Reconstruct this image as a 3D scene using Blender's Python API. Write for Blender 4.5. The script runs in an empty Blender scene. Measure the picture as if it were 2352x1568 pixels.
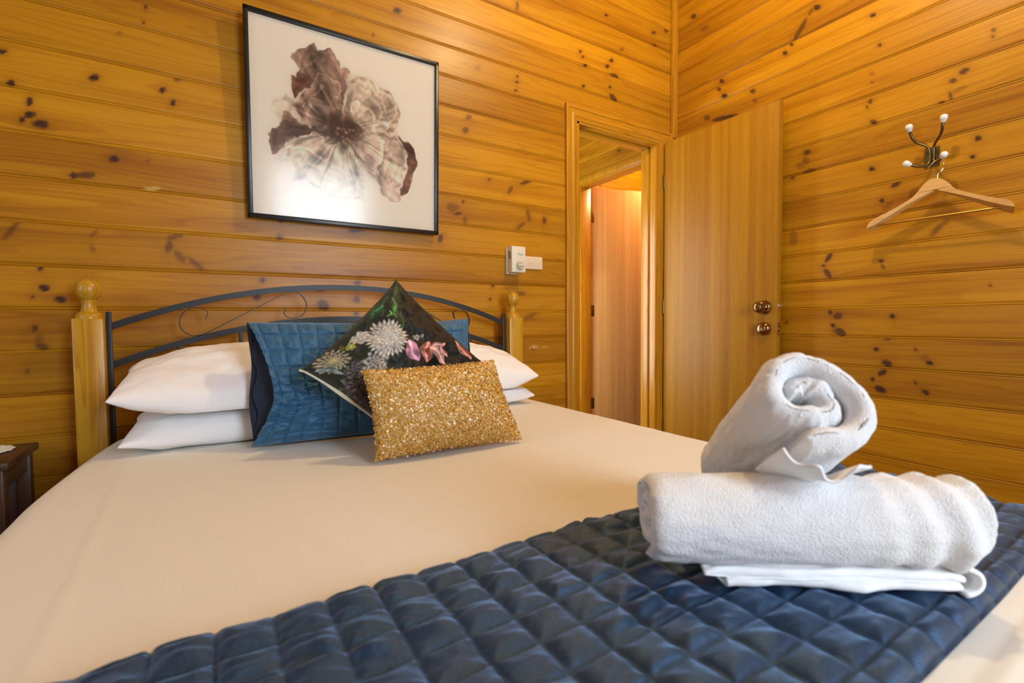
import bpy, bmesh, math, random
import numpy as np
from mathutils import Vector, Matrix
sc = bpy.context.scene
COL = sc.collection
PI = math.pi
CZ = 0.98            # eye height above the floor
BED = 0.640          # top of the made bed
XW, YW = 2.4432, 2.0 # inner faces of the right wall and of the headboard wall
PITCH, Z0 = 0.1312, 1.026 - 7 * 0.1312   # lining board cover and first joint height
rng = np.random.default_rng(7)

# ------------------------------------------------------------------ helpers
def vnoise(x, y, seed=0):
    x = np.asarray(x, float); y = np.asarray(y, float)
    xi = np.floor(x).astype(np.int64); yi = np.floor(y).astype(np.int64)
    fx = x - xi; fy = y - yi
    fx = fx * fx * (3 - 2 * fx); fy = fy * fy * (3 - 2 * fy)
    def h(a, b):
        n = (a * 374761393 + b * 668265263 + seed * 1442695041) & 0xFFFFFFFF
        n = ((n ^ (n >> 13)) * 1274126177) & 0xFFFFFFFF
        n = n ^ (n >> 16)
        return (n & 0xFFFF) / 65535.0
    a = h(xi, yi); b = h(xi + 1, yi); c = h(xi, yi + 1); d = h(xi + 1, yi + 1)
    return (a * (1 - fx) + b * fx) * (1 - fy) + (c * (1 - fx) + d * fx) * fy - 0.5

def fbm(x, y, seed=0, o=4):
    r = 0; a = 1.0
    for k in range(o):
        r = r + a * vnoise(x * 2 ** k, y * 2 ** k, seed + k * 17); a *= 0.5
    return r

def link(name, me, mat=None, parent=None, smooth=True):
    o = bpy.data.objects.new(name, me); COL.objects.link(o)
    if mat is not None:
        for m in (mat if isinstance(mat, (list, tuple)) else [mat]): me.materials.append(m)
    if parent is not None: o.parent = parent
    if smooth: me.polygons.foreach_set('use_smooth', [True] * len(me.polygons))
    return o

def npmesh(name, V, F, mat=None, parent=None, smooth=True):
    V = np.asarray(V, np.float32).reshape(-1, 3); F = np.asarray(F, np.int32)
    me = bpy.data.meshes.new(name)
    n = F.shape[1]
    me.vertices.add(len(V)); me.vertices.foreach_set('co', V.ravel())
    me.loops.add(F.size); me.loops.foreach_set('vertex_index', F.ravel())
    me.polygons.add(len(F)); me.polygons.foreach_set('loop_start', np.arange(0, F.size, n, dtype=np.int32))
    me.update(calc_edges=True); me.validate()
    return link(name, me, mat, parent, smooth)

def gridf(nu, nv, off=0, wrapu=False, wrapv=False):
    iu = np.arange(nu if wrapu else nu - 1); iv = np.arange(nv if wrapv else nv - 1)
    a, b = np.meshgrid(iu, iv, indexing='ij')
    a2 = (a + 1) % nu; b2 = (b + 1) % nv
    return off + np.stack([a * nv + b, a2 * nv + b, a2 * nv + b2, a * nv + b2], -1).reshape(-1, 4)

def attr(o, name, arr, kind='FLOAT_COLOR'):
    arr = np.asarray(arr, np.float32)
    if kind == 'FLOAT_COLOR':
        if arr.shape[1] == 3: arr = np.concatenate([arr, np.ones((len(arr), 1), np.float32)], 1)
        a = o.data.attributes.new(name, 'FLOAT_COLOR', 'POINT'); a.data.foreach_set('color', arr.ravel())
    else:
        a = o.data.attributes.new(name, 'FLOAT_VECTOR', 'POINT'); a.data.foreach_set('vector', arr.ravel())

def empty(name, loc=(0, 0, 0), rz=0):
    o = bpy.data.objects.new(name, None); COL.objects.link(o)
    o.location = loc; o.rotation_euler = (0, 0, rz); o.empty_display_size = 0.05
    return o

def tag(o, label, cat=None, group=None, kind=None):
    if label: o['label'] = label
    if cat: o['category'] = cat
    if group: o['group'] = group
    if kind: o['kind'] = kind
    return o

class MB:
    """collects boxes, tubes, lathes and prisms into one mesh"""
    def __init__(s): s.bm = bmesh.new()
    def box(s, c, d, bev=0.002, rot=None, seg=2):
        r = bmesh.ops.create_cube(s.bm, size=1.0)
        vs = r['verts']
        bmesh.ops.scale(s.bm, verts=vs, vec=d)
        if bev > 0:
            es = list({e for v in vs for e in v.link_edges})
            r2 = bmesh.ops.bevel(s.bm, geom=es, offset=min(bev, min(d) * .45), segments=seg, affect='EDGES', profile=.5)
            vs = list({v for f in r2['faces'] for v in f.verts} | {v for v in vs if v.is_valid})
            seen = set(vs); stack = list(vs)
            while stack:
                v = stack.pop()
                for e in v.link_edges:
                    w = e.other_vert(v)
                    if w not in seen: seen.add(w); stack.append(w)
            vs = list(seen)
        if rot is not None: bmesh.ops.rotate(s.bm, verts=vs, cent=(0, 0, 0), matrix=rot)
        bmesh.ops.translate(s.bm, verts=vs, vec=c)
        return s
    def b2(s, p, q, bev=0.002):
        return s.box([(a + b) / 2 for a, b in zip(p, q)], [abs(b - a) for a, b in zip(p, q)], bev)
    def tube(s, pts, r, seg=10, cap=True, squash=None):
        pts = [Vector(p) for p in pts]; n = len(pts)
        rad = r if isinstance(r, (list, tuple)) else [r] * n
        rings = []; T = (pts[1] - pts[0]).normalized()
        up = Vector((0, 0, 1)) if abs(T.z) < .9 else Vector((1, 0, 0))
        X = T.cross(up).normalized()
        for i in range(n):
            T = (pts[min(i + 1, n - 1)] - pts[max(i - 1, 0)]).normalized()
            X = (X - T * X.dot(T)).normalized(); Y = T.cross(X)
            ring = []
            for k in range(seg):
                a = 2 * PI * k / seg
                ring.append(s.bm.verts.new(pts[i] + (X * math.cos(a) + Y * math.sin(a) * (squash or 1)) * rad[i]))
            rings.append(ring)
        for i in range(n - 1):
            for k in range(seg):
                s.bm.faces.new((rings[i][k], rings[i][(k + 1) % seg], rings[i + 1][(k + 1) % seg], rings[i + 1][k]))
        if cap:
            s.bm.faces.new(rings[0][::-1]); s.bm.faces.new(rings[-1])
        return s
    def lathe(s, prof, seg=24, M=None):
        M = M or Matrix.Identity(4); rings = []
        for r, z in prof:
            if r < 1e-6: rings.append([s.bm.verts.new(M @ Vector((0, 0, z)))])
            else: rings.append([s.bm.verts.new(M @ Vector((r * math.cos(2 * PI * k / seg), r * math.sin(2 * PI * k / seg), z))) for k in range(seg)])
        for a, b in zip(rings, rings[1:]):
            for k in range(seg):
                k2 = (k + 1) % seg
                if len(a) == 1 and len(b) == 1: continue
                if len(a) == 1: s.bm.faces.new((a[0], b[k2], b[k]))
                elif len(b) == 1: s.bm.faces.new((a[k], a[k2], b[0]))
                else: s.bm.faces.new((a[k], a[k2], b[k2], b[k]))
        return s
    def prism(s, poly, ext):
        """poly: 3-D loop, ext: extrusion vector"""
        a = [s.bm.verts.new(p) for p in poly]; b = [s.bm.verts.new(Vector(p) + Vector(ext)) for p in poly]
        n = len(a)
        s.bm.faces.new(a); s.bm.faces.new(b[::-1])
        for i in range(n): s.bm.faces.new((a[i], b[i], b[(i + 1) % n], a[(i + 1) % n]))
        return s
    def build(s, name, mat=None, parent=None, smooth=True, ang=35):
        bmesh.ops.recalc_face_normals(s.bm, faces=s.bm.faces[:])
        me = bpy.data.meshes.new(name); s.bm.to_mesh(me); s.bm.free()
        o = link(name, me, mat, parent, smooth)
        if smooth:
            try: me.set_sharp_from_angle(angle=math.radians(ang))
            except Exception: pass
        return o

def catmull(P, n=8):
    P = [np.array(p, float) for p in P]; out = []
    Q = [2 * P[0] - P[1]] + P + [2 * P[-1] - P[-2]]
    for i in range(1, len(Q) - 2):
        for k in range(n):
            t = k / n
            out.append(tuple(.5 * (2 * Q[i] + (Q[i + 1] - Q[i - 1]) * t + (2 * Q[i - 1] - 5 * Q[i] + 4 * Q[i + 1] - Q[i + 2]) * t * t + (3 * Q[i] - Q[i - 1] - 3 * Q[i + 1] + Q[i + 2]) * t ** 3)))
    out.append(tuple(P[-1])); return out

def s2l(c):
    c = np.asarray(c, float) / 255.0
    return np.where(c <= .04045, c / 12.92, ((c + .055) / 1.055) ** 2.4)

# ------------------------------------------------------------------ materials
class NT:
    def __init__(s, name):
        s.m = bpy.data.materials.new(name); s.m.use_nodes = True
        s.t = s.m.node_tree; s.t.nodes.clear()
        s.out = s.n('ShaderNodeOutputMaterial')
    def n(s, ty, **kw):
        nd = s.t.nodes.new(ty)
        for k, v in kw.items(): setattr(nd, k, v)
        return nd
    def l(s, a, b): s.t.links.new(a, b)
    def math(s, op, a, b=None, c=None, clamp=False):
        nd = s.n('ShaderNodeMath', operation=op); nd.use_clamp = clamp
        for i, v in enumerate((a, b, c)):
            if v is None: continue
            if isinstance(v, (int, float)): nd.inputs[i].default_value = v
            else: s.l(v, nd.inputs[i])
        return nd.outputs[0]
    def mix(s, f, a, b, blend='MIX'):
        nd = s.n('ShaderNodeMix', data_type='RGBA', blend_type=blend)
        for sock, v in ((nd.inputs[0], f), (nd.inputs[6], a), (nd.inputs[7], b)):
            if isinstance(v, (int, float)): sock.default_value = v
            elif isinstance(v, (tuple, list)): sock.default_value = (*v[:3], 1)
            else: s.l(v, sock)
        return nd.outputs[2]
    def vec(s, x, y, z):
        nd = s.n('ShaderNodeCombineXYZ')
        for i, v in enumerate((x, y, z)):
            if isinstance(v, (int, float)): nd.inputs[i].default_value = v
            else: s.l(v, nd.inputs[i])
        return nd.outputs[0]
    def noise(s, v, scale=1, detail=2, rough=.5, dist=0):
        nd = s.n('ShaderNodeTexNoise'); nd.inputs['Scale'].default_value = scale
        nd.inputs['Detail'].default_value = detail; nd.inputs['Roughness'].default_value = rough
        nd.inputs['Distortion'].default_value = dist
        if v is not None: s.l(v, nd.inputs['Vector'])
        return nd.outputs[0]
    def obj(s): return s.n('ShaderNodeTexCoord').outputs['Object']
    def sep(s, v):
        nd = s.n('ShaderNodeSeparateXYZ'); s.l(v, nd.inputs[0]); return nd.outputs
    def attr(s, name): return s.n('ShaderNodeAttribute', attribute_name=name)
    def ramp(s, f, stops):
        nd = s.n('ShaderNodeValToRGB'); r = nd.color_ramp
        while len(r.elements) < len(stops): r.elements.new(.5)
        for e, (p, c) in zip(r.elements, stops):
            e.position = p; e.color = (*c, 1) if len(c) == 3 else c
        s.l(f, nd.inputs[0]); return nd.outputs[0]
    def smooth(s, f, a, b):
        nd = s.n('ShaderNodeMapRange', interpolation_type='SMOOTHSTEP'); nd.clamp = True
        s.l(f, nd.inputs[0]); nd.inputs[1].default_value = a; nd.inputs[2].default_value = b
        return nd.outputs[0]
    def bump(s, h, strength=.3, dist=.002):
        nd = s.n('ShaderNodeBump'); nd.inputs['Strength'].default_value = strength; nd.inputs['Distance'].default_value = dist
        s.l(h, nd.inputs['Height']); return nd.outputs[0]
    def bsdf(s, color, rough=.5, normal=None, **kw):
        b = s.n('ShaderNodeBsdfPrincipled')
        def put(k, v):
            if isinstance(v, (int, float)): b.inputs[k].default_value = v
            elif isinstance(v, (tuple, list)): b.inputs[k].default_value = (*v[:3], 1)
            else: s.l(v, b.inputs[k])
        put('Base Color', color); put('Roughness', rough)
        for k, v in kw.items(): put(k, v)
        if normal is not None: s.l(normal, b.inputs['Normal'])
        s.l(b.outputs[0], s.out.inputs[0]); return s.m

def plain(name, color, rough=.5, var=.06, scale=20, bump=0, **kw):
    t = NT(name); o = t.obj(); f = t.noise(o, scale, 3)
    c = t.mix(f, tuple(x * (1 - var) for x in color), tuple(min(1, x * (1 + var)) for x in color))
    nrm = t.bump(t.noise(o, scale * 12, 2), .3, bump) if bump else None
    return t.bsdf(c, rough, nrm, **kw)

PINE_A, PINE_B, PINE_C = (.49, .224, .006), (.385, .156, .003), (.26, .088, .002)
def pine_lining():
    t = NT('pine_lining'); g = t.sep(t.attr('grain').outputs['Vector']); k = t.sep(t.attr('knot').outputs['Vector'])
    u, v, r = g[0], g[1], g[2]
    s1 = t.math('MULTIPLY', r, 61.0)
    broad = t.noise(t.vec(t.math('MULTIPLY', u, .55), t.math('MULTIPLY', v, 9), s1), 1, 2)
    ph = t.math('ADD', t.math('MULTIPLY', broad, 15), t.math('MULTIPLY', v, 26))
    ring = t.math('FRACT', ph)
    late = t.math('MULTIPLY', t.smooth(ring, .45, .93), t.math('SUBTRACT', 1, t.smooth(ring, .93, 1.0)))
    streak = t.noise(t.vec(t.math('MULTIPLY', u, 1.6), t.math('MULTIPLY', v, 95), s1), 1, 3, .6)
    fine = t.noise(t.vec(t.math('MULTIPLY', u, 7), t.math('MULTIPLY', v, 420), s1), 1, 2)
    wide = t.noise(t.vec(t.math('MULTIPLY', u, .9), t.math('MULTIPLY', v, 14), t.math('ADD', s1, 9.0)), 1, 2)
    f = t.math('ADD', t.math('MULTIPLY', late, .26), t.math('MULTIPLY', t.smooth(streak, .38, .78), .24))
    f = t.math('ADD', f, t.math('MULTIPLY', t.smooth(wide, .38, .72), .55))
    f = t.math('ADD', f, t.math('MULTIPLY', t.math('SUBTRACT', fine, .5), .25), clamp=True)
    c = t.ramp(f, [(0, PINE_A), (.5, PINE_B), (1, PINE_C)])
    bv = t.n('ShaderNodeTexWhiteNoise', noise_dimensions='1D'); t.l(s1, bv.inputs['W'])
    tint = t.math('ADD', t.math('MULTIPLY', bv.outputs[0], .46), .74)
    c = t.mix(1.0, c, t.vec(tint, t.math('POWER', tint, 1.15), t.math('POWER', tint, 1.3)), 'MULTIPLY')
    c = t.mix(t.math('MULTIPLY', k[1], .5, clamp=True), c, (.24, .075, .003))
    kc = t.mix(t.noise(t.vec(t.math('MULTIPLY', u, 160), t.math('MULTIPLY', v, 160), 0.0), 1, 2), (.018, .009, .005), (.10, .034, .012))
    c = t.mix(k[0], c, kc)
    c = t.mix(k[2], c, (.70, .44, .14))
    rough = t.math('ADD', .34, t.math('MULTIPLY', fine, .16))
    return t.bsdf(c, rough, t.bump(t.math('ADD', t.math('MULTIPLY', f, .6), t.math('MULTIPLY', fine, .4)), .14, .0006), **{'Specular IOR Level': .25, 'Coat Weight': .20, 'Coat Roughness': .30})

def solid_pine(name, axis=2, a=PINE_A, b=PINE_B, c3=PINE_C, knots=True, rough=.32):
    """sawn pine with the grain along one axis of the object"""
    t = NT(name); s = t.sep(t.obj()); q = [s[0], s[1], s[2]]
    L = q.pop(axis)
    vv = t.vec(t.math('MULTIPLY', q[0], 22), t.math('MULTIPLY', q[1], 22), t.math('MULTIPLY', L, .9))
    broad = t.noise(vv, 1, 2)
    ring = t.math('FRACT', t.math('MULTIPLY', broad, 9))
    late = t.math('MULTIPLY', t.smooth(ring, .4, .92), t.math('SUBTRACT', 1, t.smooth(ring, .92, 1)))
    fine = t.noise(t.vec(t.math('MULTIPLY', q[0], 300), t.math('MULTIPLY', q[1], 300), t.math('MULTIPLY', L, 6)), 1, 2)
    f = t.math('ADD', t.math('MULTIPLY', late, .5), t.math('MULTIPLY', fine, .4), clamp=True)
    c = t.ramp(f, [(0, a), (.5, b), (1, c3)])
    if knots:
        vo = t.n('ShaderNodeTexVoronoi'); vo.inputs['Scale'].default_value = 5.5
        t.l(t.vec(t.math('MULTIPLY', q[0], 1.1), t.math('MULTIPLY', q[1], 1.1), t.math('MULTIPLY', L, .8)), vo.inputs['Vector'])
        kk = t.math('SUBTRACT', 1, t.smooth(vo.outputs['Distance'], .03, .055))
        c = t.mix(t.math('MULTIPLY', kk, .85), c, (.05, .02, .008))
    return t.bsdf(c, rough, t.bump(f, .12, .0006))

def veneer(name, a, b, c3):
    t = NT(name); s = t.sep(t.obj())
    x = t.math('ADD', s[0], s[1])
    vv = t.vec(t.math('MULTIPLY', x, 26), 0.0, t.math('MULTIPLY', s[2], .35))
    broad = t.noise(vv, 1, 3, .55)
    fine = t.noise(t.vec(t.math('MULTIPLY', x, 190), 0.0, t.math('MULTIPLY', s[2], 5)), 1, 3, .6)
    pore = t.noise(t.vec(t.math('MULTIPLY', x, 520), 0.0, t.math('MULTIPLY', s[2], 38)), 1, 2)
    f = t.math('ADD', t.math('MULTIPLY', broad, .6), t.math('MULTIPLY', fine, .4))
    f = t.math('ADD', f, t.math('MULTIPLY', t.math('SUBTRACT', pore, .5), .22))
    c = t.ramp(f, [(.3, c3), (.5, b), (.68, a)])
    return t.bsdf(c, t.math('ADD', .40, t.math('MULTIPLY', fine, .15)), t.bump(pore, .08, .0004), **{'Specular IOR Level': .3})

def cloth(name, color, weave=900, bump=.0004, rough=.85, sheen=.2, var=.03, rib=False):
    t = NT(name); o = t.obj(); s = t.sep(o)
    n1 = t.noise(o, 14, 3); n2 = t.noise(o, weave, 1)
    h = n2
    if rib:
        w = t.noise(t.vec(t.math('MULTIPLY', s[0], 190), t.math('MULTIPLY', s[1], 7), t.math('MULTIPLY', s[2], 60)), 1, 2)
        h = t.math('ADD', t.math('MULTIPLY', w, 2.2), n2)
    c = t.mix(n1, tuple(x * (1 - var) for x in color), tuple(min(1, x * (1 + var)) for x in color))
    return t.bsdf(c, rough, t.bump(h, .35, bump), **{'Sheen Weight': sheen, 'Sheen Roughness': .5})

def satin(name, lo, hi, tint):
    t = NT(name); o = t.obj()
    n = t.noise(o, 38, 4, .65); n2 = t.noise(o, 900, 2)
    c = t.mix(n, lo, hi)
    return t.bsdf(c, t.math('ADD', .27, t.math('MULTIPLY', n, .16)), t.bump(t.math('ADD', t.math('MULTIPLY', n, 2), n2), .45, .0016),
                  **{'Sheen Weight': .8, 'Sheen Roughness': .35, 'Sheen Tint': tint, 'Specular IOR Level': .8, 'Specular Tint': tint})

def terry():
    t = NT('terry_towelling'); o = t.obj()
    vo = t.n('ShaderNodeTexVoronoi'); vo.inputs['Scale'].default_value = 420; t.l(o, vo.inputs['Vector'])
    n = t.noise(o, 520, 4, .7); n3 = t.noise(o, 210, 3)
    h = t.math('ADD', t.math('MULTIPLY', vo.outputs['Distance'], .8), t.math('ADD', n, t.math('MULTIPLY', n3, .5)))
    c = t.mix(n, (.88, .88, .88), (.95, .95, .95))
    return t.bsdf(c, .95, t.bump(h, .8, .0026), **{'Sheen Weight': .35, 'Sheen Roughness': .6})

def painted(name, rough=.5, spec=.5, sheen=0, bump=0):
    """colours carried by the mesh's own print attribute"""
    t = NT(name); o = t.obj()
    nrm = t.bump(t.noise(o, 700, 2), .25, bump) if bump else None
    return t.bsdf(t.attr('print').outputs['Color'], rough, nrm, **{'Specular IOR Level': spec, 'Sheen Weight': sheen})

def metal(name, color, rough=.3, var=.1, metallic=1.0):
    t = NT(name); n = t.noise(t.obj(), 60, 3)
    c = t.mix(n, tuple(x * (1 - var) for x in color), tuple(min(1, x * (1 + var)) for x in color))
    return t.bsdf(c, t.math('ADD', rough, t.math('MULTIPLY', n, .1)), None, Metallic=metallic)

def glass_sheet():
    t = NT('picture_glass'); tr = t.n('ShaderNodeBsdfTransparent'); gl = t.n('ShaderNodeBsdfGlossy')
    wob = t.noise(t.obj(), 9, 2)
    gl.inputs['Roughness'].default_value = .15; t.l(t.bump(wob, .05, .01), gl.inputs['Normal'])
    fr = t.n('ShaderNodeFresnel'); fr.inputs['IOR'].default_value = 1.52
    mx = t.n('ShaderNodeMixShader'); t.l(t.math('MULTIPLY', fr.outputs[0], .62, clamp=True), mx.inputs[0]); t.l(tr.outputs[0], mx.inputs[1]); t.l(gl.outputs[0], mx.inputs[2])
    t.l(mx.outputs[0], t.out.inputs[0]); return t.m

M = {}
M['lining'] = pine_lining()
M['pine_v'] = solid_pine('pine_upright', 2, (.52, .25, .012), (.44, .19, .007), (.32, .11, .003), knots=False)
M['pine_h'] = solid_pine('pine_level', 0, (.52, .25, .012), (.44, .19, .007), (.32, .11, .003), knots=False)
M['pine_y'] = solid_pine('pine_level_side', 1, (.62, .30, .045), (.50, .20, .022), (.36, .12, .010), knots=False)
M['post'] = solid_pine('pine_post', 2, (.54, .30, .022), (.46, .23, .010), (.34, .14, .005))
M['veneer'] = veneer('door_veneer', (.41, .200, .008), (.345, .150, .004), (.25, .095, .002))
M['veneer2'] = veneer('door_veneer_pale', (.66, .40, .15), (.58, .32, .10), (.48, .24, .06))
M['sheet'] = cloth('cream_sheet', (.755, .715, .625), 800, .0005, .8, .15, .02, rib=True)
M['pillow'] = cloth('white_pillowcase', (.86, .85, .85), 1100, .0003, .8, .15, .015)
M['quilt'] = satin('navy_quilting', (.006, .015, .034), (.014, .036, .078), (.38, .62, 1.0))
M['sham'] = satin('blue_quilting', (.014, .060, .122), (.048, .150, .275), (.42, .70, 1.0))
M['sham_in'] = cloth('dark_blue_lining', (.006, .014, .034), 900, .0004, .8, .1)
M['terry'] = terry()
M['hem'] = cloth('towel_hem', (.88, .88, .88), 500, .0006, .9, .3)
M['print'] = painted('floral_print', .55, .22, .1, .0004)
M['art'] = painted('flower_print', .7, .2)
M['ecru'] = cloth('ecru_backing', (.66, .60, .44), 700, .0006)
M['black_frame'] = plain('black_frame', (.006, .0055, .005), .34, .2)
M['glass'] = glass_sheet()
M['iron'] = plain('charcoal_iron', (.011, .011, .012), .45, .2, 60, .0004)
M['bronze'] = metal('antique_bronze', (.20, .15, .06), .32, .3)
M['brass'] = metal('worn_brass', (.32, .19, .08), .16, .2)
M['steel'] = metal('bright_steel', (.62, .60, .57), .2)
M['ceramic'] = plain('white_ceramic', (.80, .79, .76), .12, .02)
M['hanger'] = solid_pine('hanger_beech', 1, (.70, .43, .16), (.64, .37, .12), (.56, .30, .085), knots=False, rough=.38)
M['rod'] = metal('brass_rod', (.62, .40, .09), .28)
M['plastic'] = plain('ivory_plastic', (.74, .70, .56), .38, .02)
M['plastic2'] = plain('cream_plate', (.76, .63, .47), .35, .02)
M['dial'] = plain('dial_grey', (.52, .48, .36), .4, .03)
M['vent'] = plain('vent_shadow', (.16, .13, .05), .6, .1)
M['logo'] = plain('pale_blue_ink', (.30, .50, .55), .5, .05)
M['walnut'] = solid_pine('dark_walnut', 1, (.075, .036, .018), (.05, .023, .012), (.03, .013, .008), knots=False, rough=.4)
M['walnut_v'] = solid_pine('dark_walnut_upright', 2, (.085, .04, .024), (.055, .025, .014), (.03, .013, .008), knots=False, rough=.4)
M['lace'] = cloth('white_lace', (.75, .74, .68), 300, .002)
M['ceil'] = plain('pine_ceiling', (.58, .36, .12), .6, .15, 4)
M['floor'] = plain('brown_carpet', (.22, .13, .07), .95, .2, 40, .003)
M['trimroom'] = plain('painted_sash', (.75, .73, .70), .5, .03)
M['lamp_hole'] = plain('dark_keyhole', (.02, .015, .01), .5, .1)

KB=[(-0.161,2.022,0.0046,0.0015,-0.0002,-0.0056,1.00),(-0.171,1.969,0.0034,0.0011,-0.0001,-0.0042,1.00),(-0.233,1.915,0.0066,0.0020,-0.0002,-0.0069,0.35),(-0.504,1.781,0.0082,0.0024,-0.0003,-0.0075,1.00),(-0.489,1.695,0.0088,-0.0010,-0.0020,-0.0090,1.00),(-0.301,1.758,0.0116,0.0051,0.0007,-0.0091,1.00),(-0.126,1.763,0.0072,0.0018,-0.0003,-0.0086,1.00),(-0.098,1.728,0.0085,0.0020,-0.0003,-0.0087,1.00),(-0.082,1.810,0.0110,0.0028,-0.0002,-0.0058,0.60),(-0.452,1.650,0.0062,-0.0016,-0.0033,-0.0116,1.00),(-0.453,1.612,0.0115,0.0025,-0.0003,-0.0090,1.00),(-0.470,1.591,0.0066,0.0014,-0.0003,-0.0077,1.00),(-0.428,1.588,0.0172,-0.0005,-0.0019,-0.0119,1.00),(-0.260,1.513,0.0126,-0.0022,-0.0023,-0.0097,1.00),(-0.172,1.520,0.0035,0.0006,-0.0001,-0.0043,0.70),(-0.360,1.444,0.0082,0.0013,-0.0003,-0.0094,1.00),(-0.332,1.451,0.0231,0.0062,0.0004,-0.0107,0.80),(-0.445,1.156,0.0058,0.0003,-0.0003,-0.0079,1.00),(-0.049,1.189,0.0235,-0.0211,-0.0049,-0.0074,0.55),(-0.096,1.213,0.0121,-0.0175,-0.0068,-0.0071,0.50),(-0.124,1.245,0.0095,-0.0013,-0.0036,-0.0205,0.60),(-0.106,1.279,0.0218,0.0075,0.0013,-0.0086,0.55),(-0.317,1.271,0.0118,0.0135,0.0026,-0.0040,0.40),(-0.323,1.223,0.0064,-0.0101,-0.0034,-0.0038,0.40),(-0.506,1.261,0.0197,0.0306,0.0046,-0.0056,0.50),(-0.445,1.154,0.0058,0.0003,-0.0003,-0.0079,1.00),(-0.439,1.094,0.0108,0.0003,-0.0003,-0.0093,1.00),(-0.466,1.065,0.0048,0.0001,-0.0002,-0.0053,1.00),(-0.404,1.061,0.0140,-0.0014,-0.0011,-0.0108,1.00),(-0.465,0.970,0.0067,-0.0001,-0.0004,-0.0106,0.80),(-0.457,0.935,0.0087,-0.0002,-0.0006,-0.0160,0.35),(-0.450,0.914,0.0153,-0.0043,-0.0017,-0.0105,0.70),(-0.486,0.842,0.0048,-0.0003,-0.0002,-0.0066,0.60),(0.156,1.141,0.0101,0.0004,-0.0003,-0.0097,0.80),(0.137,1.078,0.0120,-0.0047,-0.0042,-0.0122,0.90),(0.367,1.051,0.0185,-0.0137,-0.0116,-0.0170,0.80),(0.355,1.108,0.0162,0.0004,-0.0002,-0.0068,0.60),(0.502,1.144,0.0141,0.0005,-0.0002,-0.0107,0.80),(0.497,1.076,0.0131,-0.0047,-0.0051,-0.0135,0.70),(0.495,1.017,0.0123,0.0000,-0.0002,-0.0089,0.70),(1.292,2.510,0.0101,0.0034,-0.0002,-0.0248,0.60),(1.872,2.655,0.0129,0.0042,0.0000,-0.0070,1.00),(1.689,2.409,0.0090,0.0026,-0.0000,-0.0068,1.00),(1.707,2.385,0.0091,0.0025,-0.0000,-0.0068,1.00),(1.722,2.343,0.0122,0.0033,-0.0000,-0.0091,1.00),(1.912,2.423,0.0131,0.0036,0.0000,-0.0094,1.00),(1.882,2.384,0.0130,0.0035,0.0000,-0.0094,1.00),(1.938,2.345,0.0273,-0.0066,-0.0095,-0.0122,0.80),(2.253,2.678,0.0187,0.0057,0.0001,-0.0100,0.80),(2.253,2.601,0.0187,0.0054,0.0001,-0.0100,0.80),(2.359,2.726,0.0194,0.0060,0.0001,-0.0153,0.70),(1.991,2.505,0.0169,0.0049,0.0000,-0.0096,0.50),(1.710,2.233,0.0121,0.0030,-0.0000,-0.0068,1.00),(1.902,2.276,0.0098,0.0024,0.0000,-0.0071,1.00),(1.925,2.225,0.0235,-0.0146,-0.0126,-0.0106,0.90),(1.289,2.176,0.0076,0.0020,-0.0001,-0.0063,1.00),(1.289,2.149,0.0076,0.0019,-0.0001,-0.0063,1.00),(1.281,2.108,0.0076,0.0019,-0.0001,-0.0063,1.00),(1.073,2.160,0.0138,0.0037,-0.0001,-0.0119,0.30),(1.023,1.922,0.0135,0.0029,-0.0001,-0.0099,0.60),(1.006,1.860,0.0157,0.0032,-0.0002,-0.0138,0.70),(1.128,1.655,0.0119,0.0018,-0.0001,-0.0102,0.50),(1.337,1.673,0.0346,0.0154,0.0035,-0.0075,0.80),(1.244,1.622,0.0114,0.0180,0.0087,-0.0030,0.60),(0.935,1.501,0.0286,-0.0061,-0.0077,-0.0193,0.45),(0.963,1.477,0.0197,0.0053,0.0014,-0.0076,0.80),(0.989,1.533,0.0067,0.0008,-0.0001,-0.0060,0.90),(0.996,1.448,0.0090,0.0009,-0.0002,-0.0160,0.50),(1.351,1.511,0.0130,0.0033,0.0062,-0.0292,0.50),(1.304,1.455,0.0240,0.0190,0.0082,-0.0074,0.50),(1.448,1.496,0.0110,0.0012,-0.0001,-0.0199,0.70),(0.873,1.356,0.0119,-0.0030,-0.0067,-0.0170,0.80),(1.301,1.119,0.0287,0.0007,-0.0001,-0.0130,0.50),(1.352,1.004,0.0439,0.0168,0.0055,-0.0100,0.35),(1.141,1.155,0.0072,0.0002,-0.0001,-0.0083,1.00),(1.126,1.087,0.0072,0.0001,-0.0001,-0.0063,1.00),(0.224,1.366,0.0090,0.0009,-0.0002,-0.0082,0.80),(0.496,1.354,0.0316,0.0029,-0.0001,-0.0071,0.90),(0.217,1.304,0.0119,0.0010,-0.0002,-0.0098,0.70),(0.692,2.292,0.0164,0.0012,-0.0031,-0.0114,1.00),(0.587,2.162,0.0054,0.0016,-0.0001,-0.0070,0.70),(-0.163,1.432,0.0236,0.0033,-0.0002,-0.0072,-0.80),(1.384,0.850,0.0326,-0.0011,-0.0001,-0.0089,-0.50),(1.449,0.846,0.0279,-0.0010,-0.0000,-0.0068,-0.35)]
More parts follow.
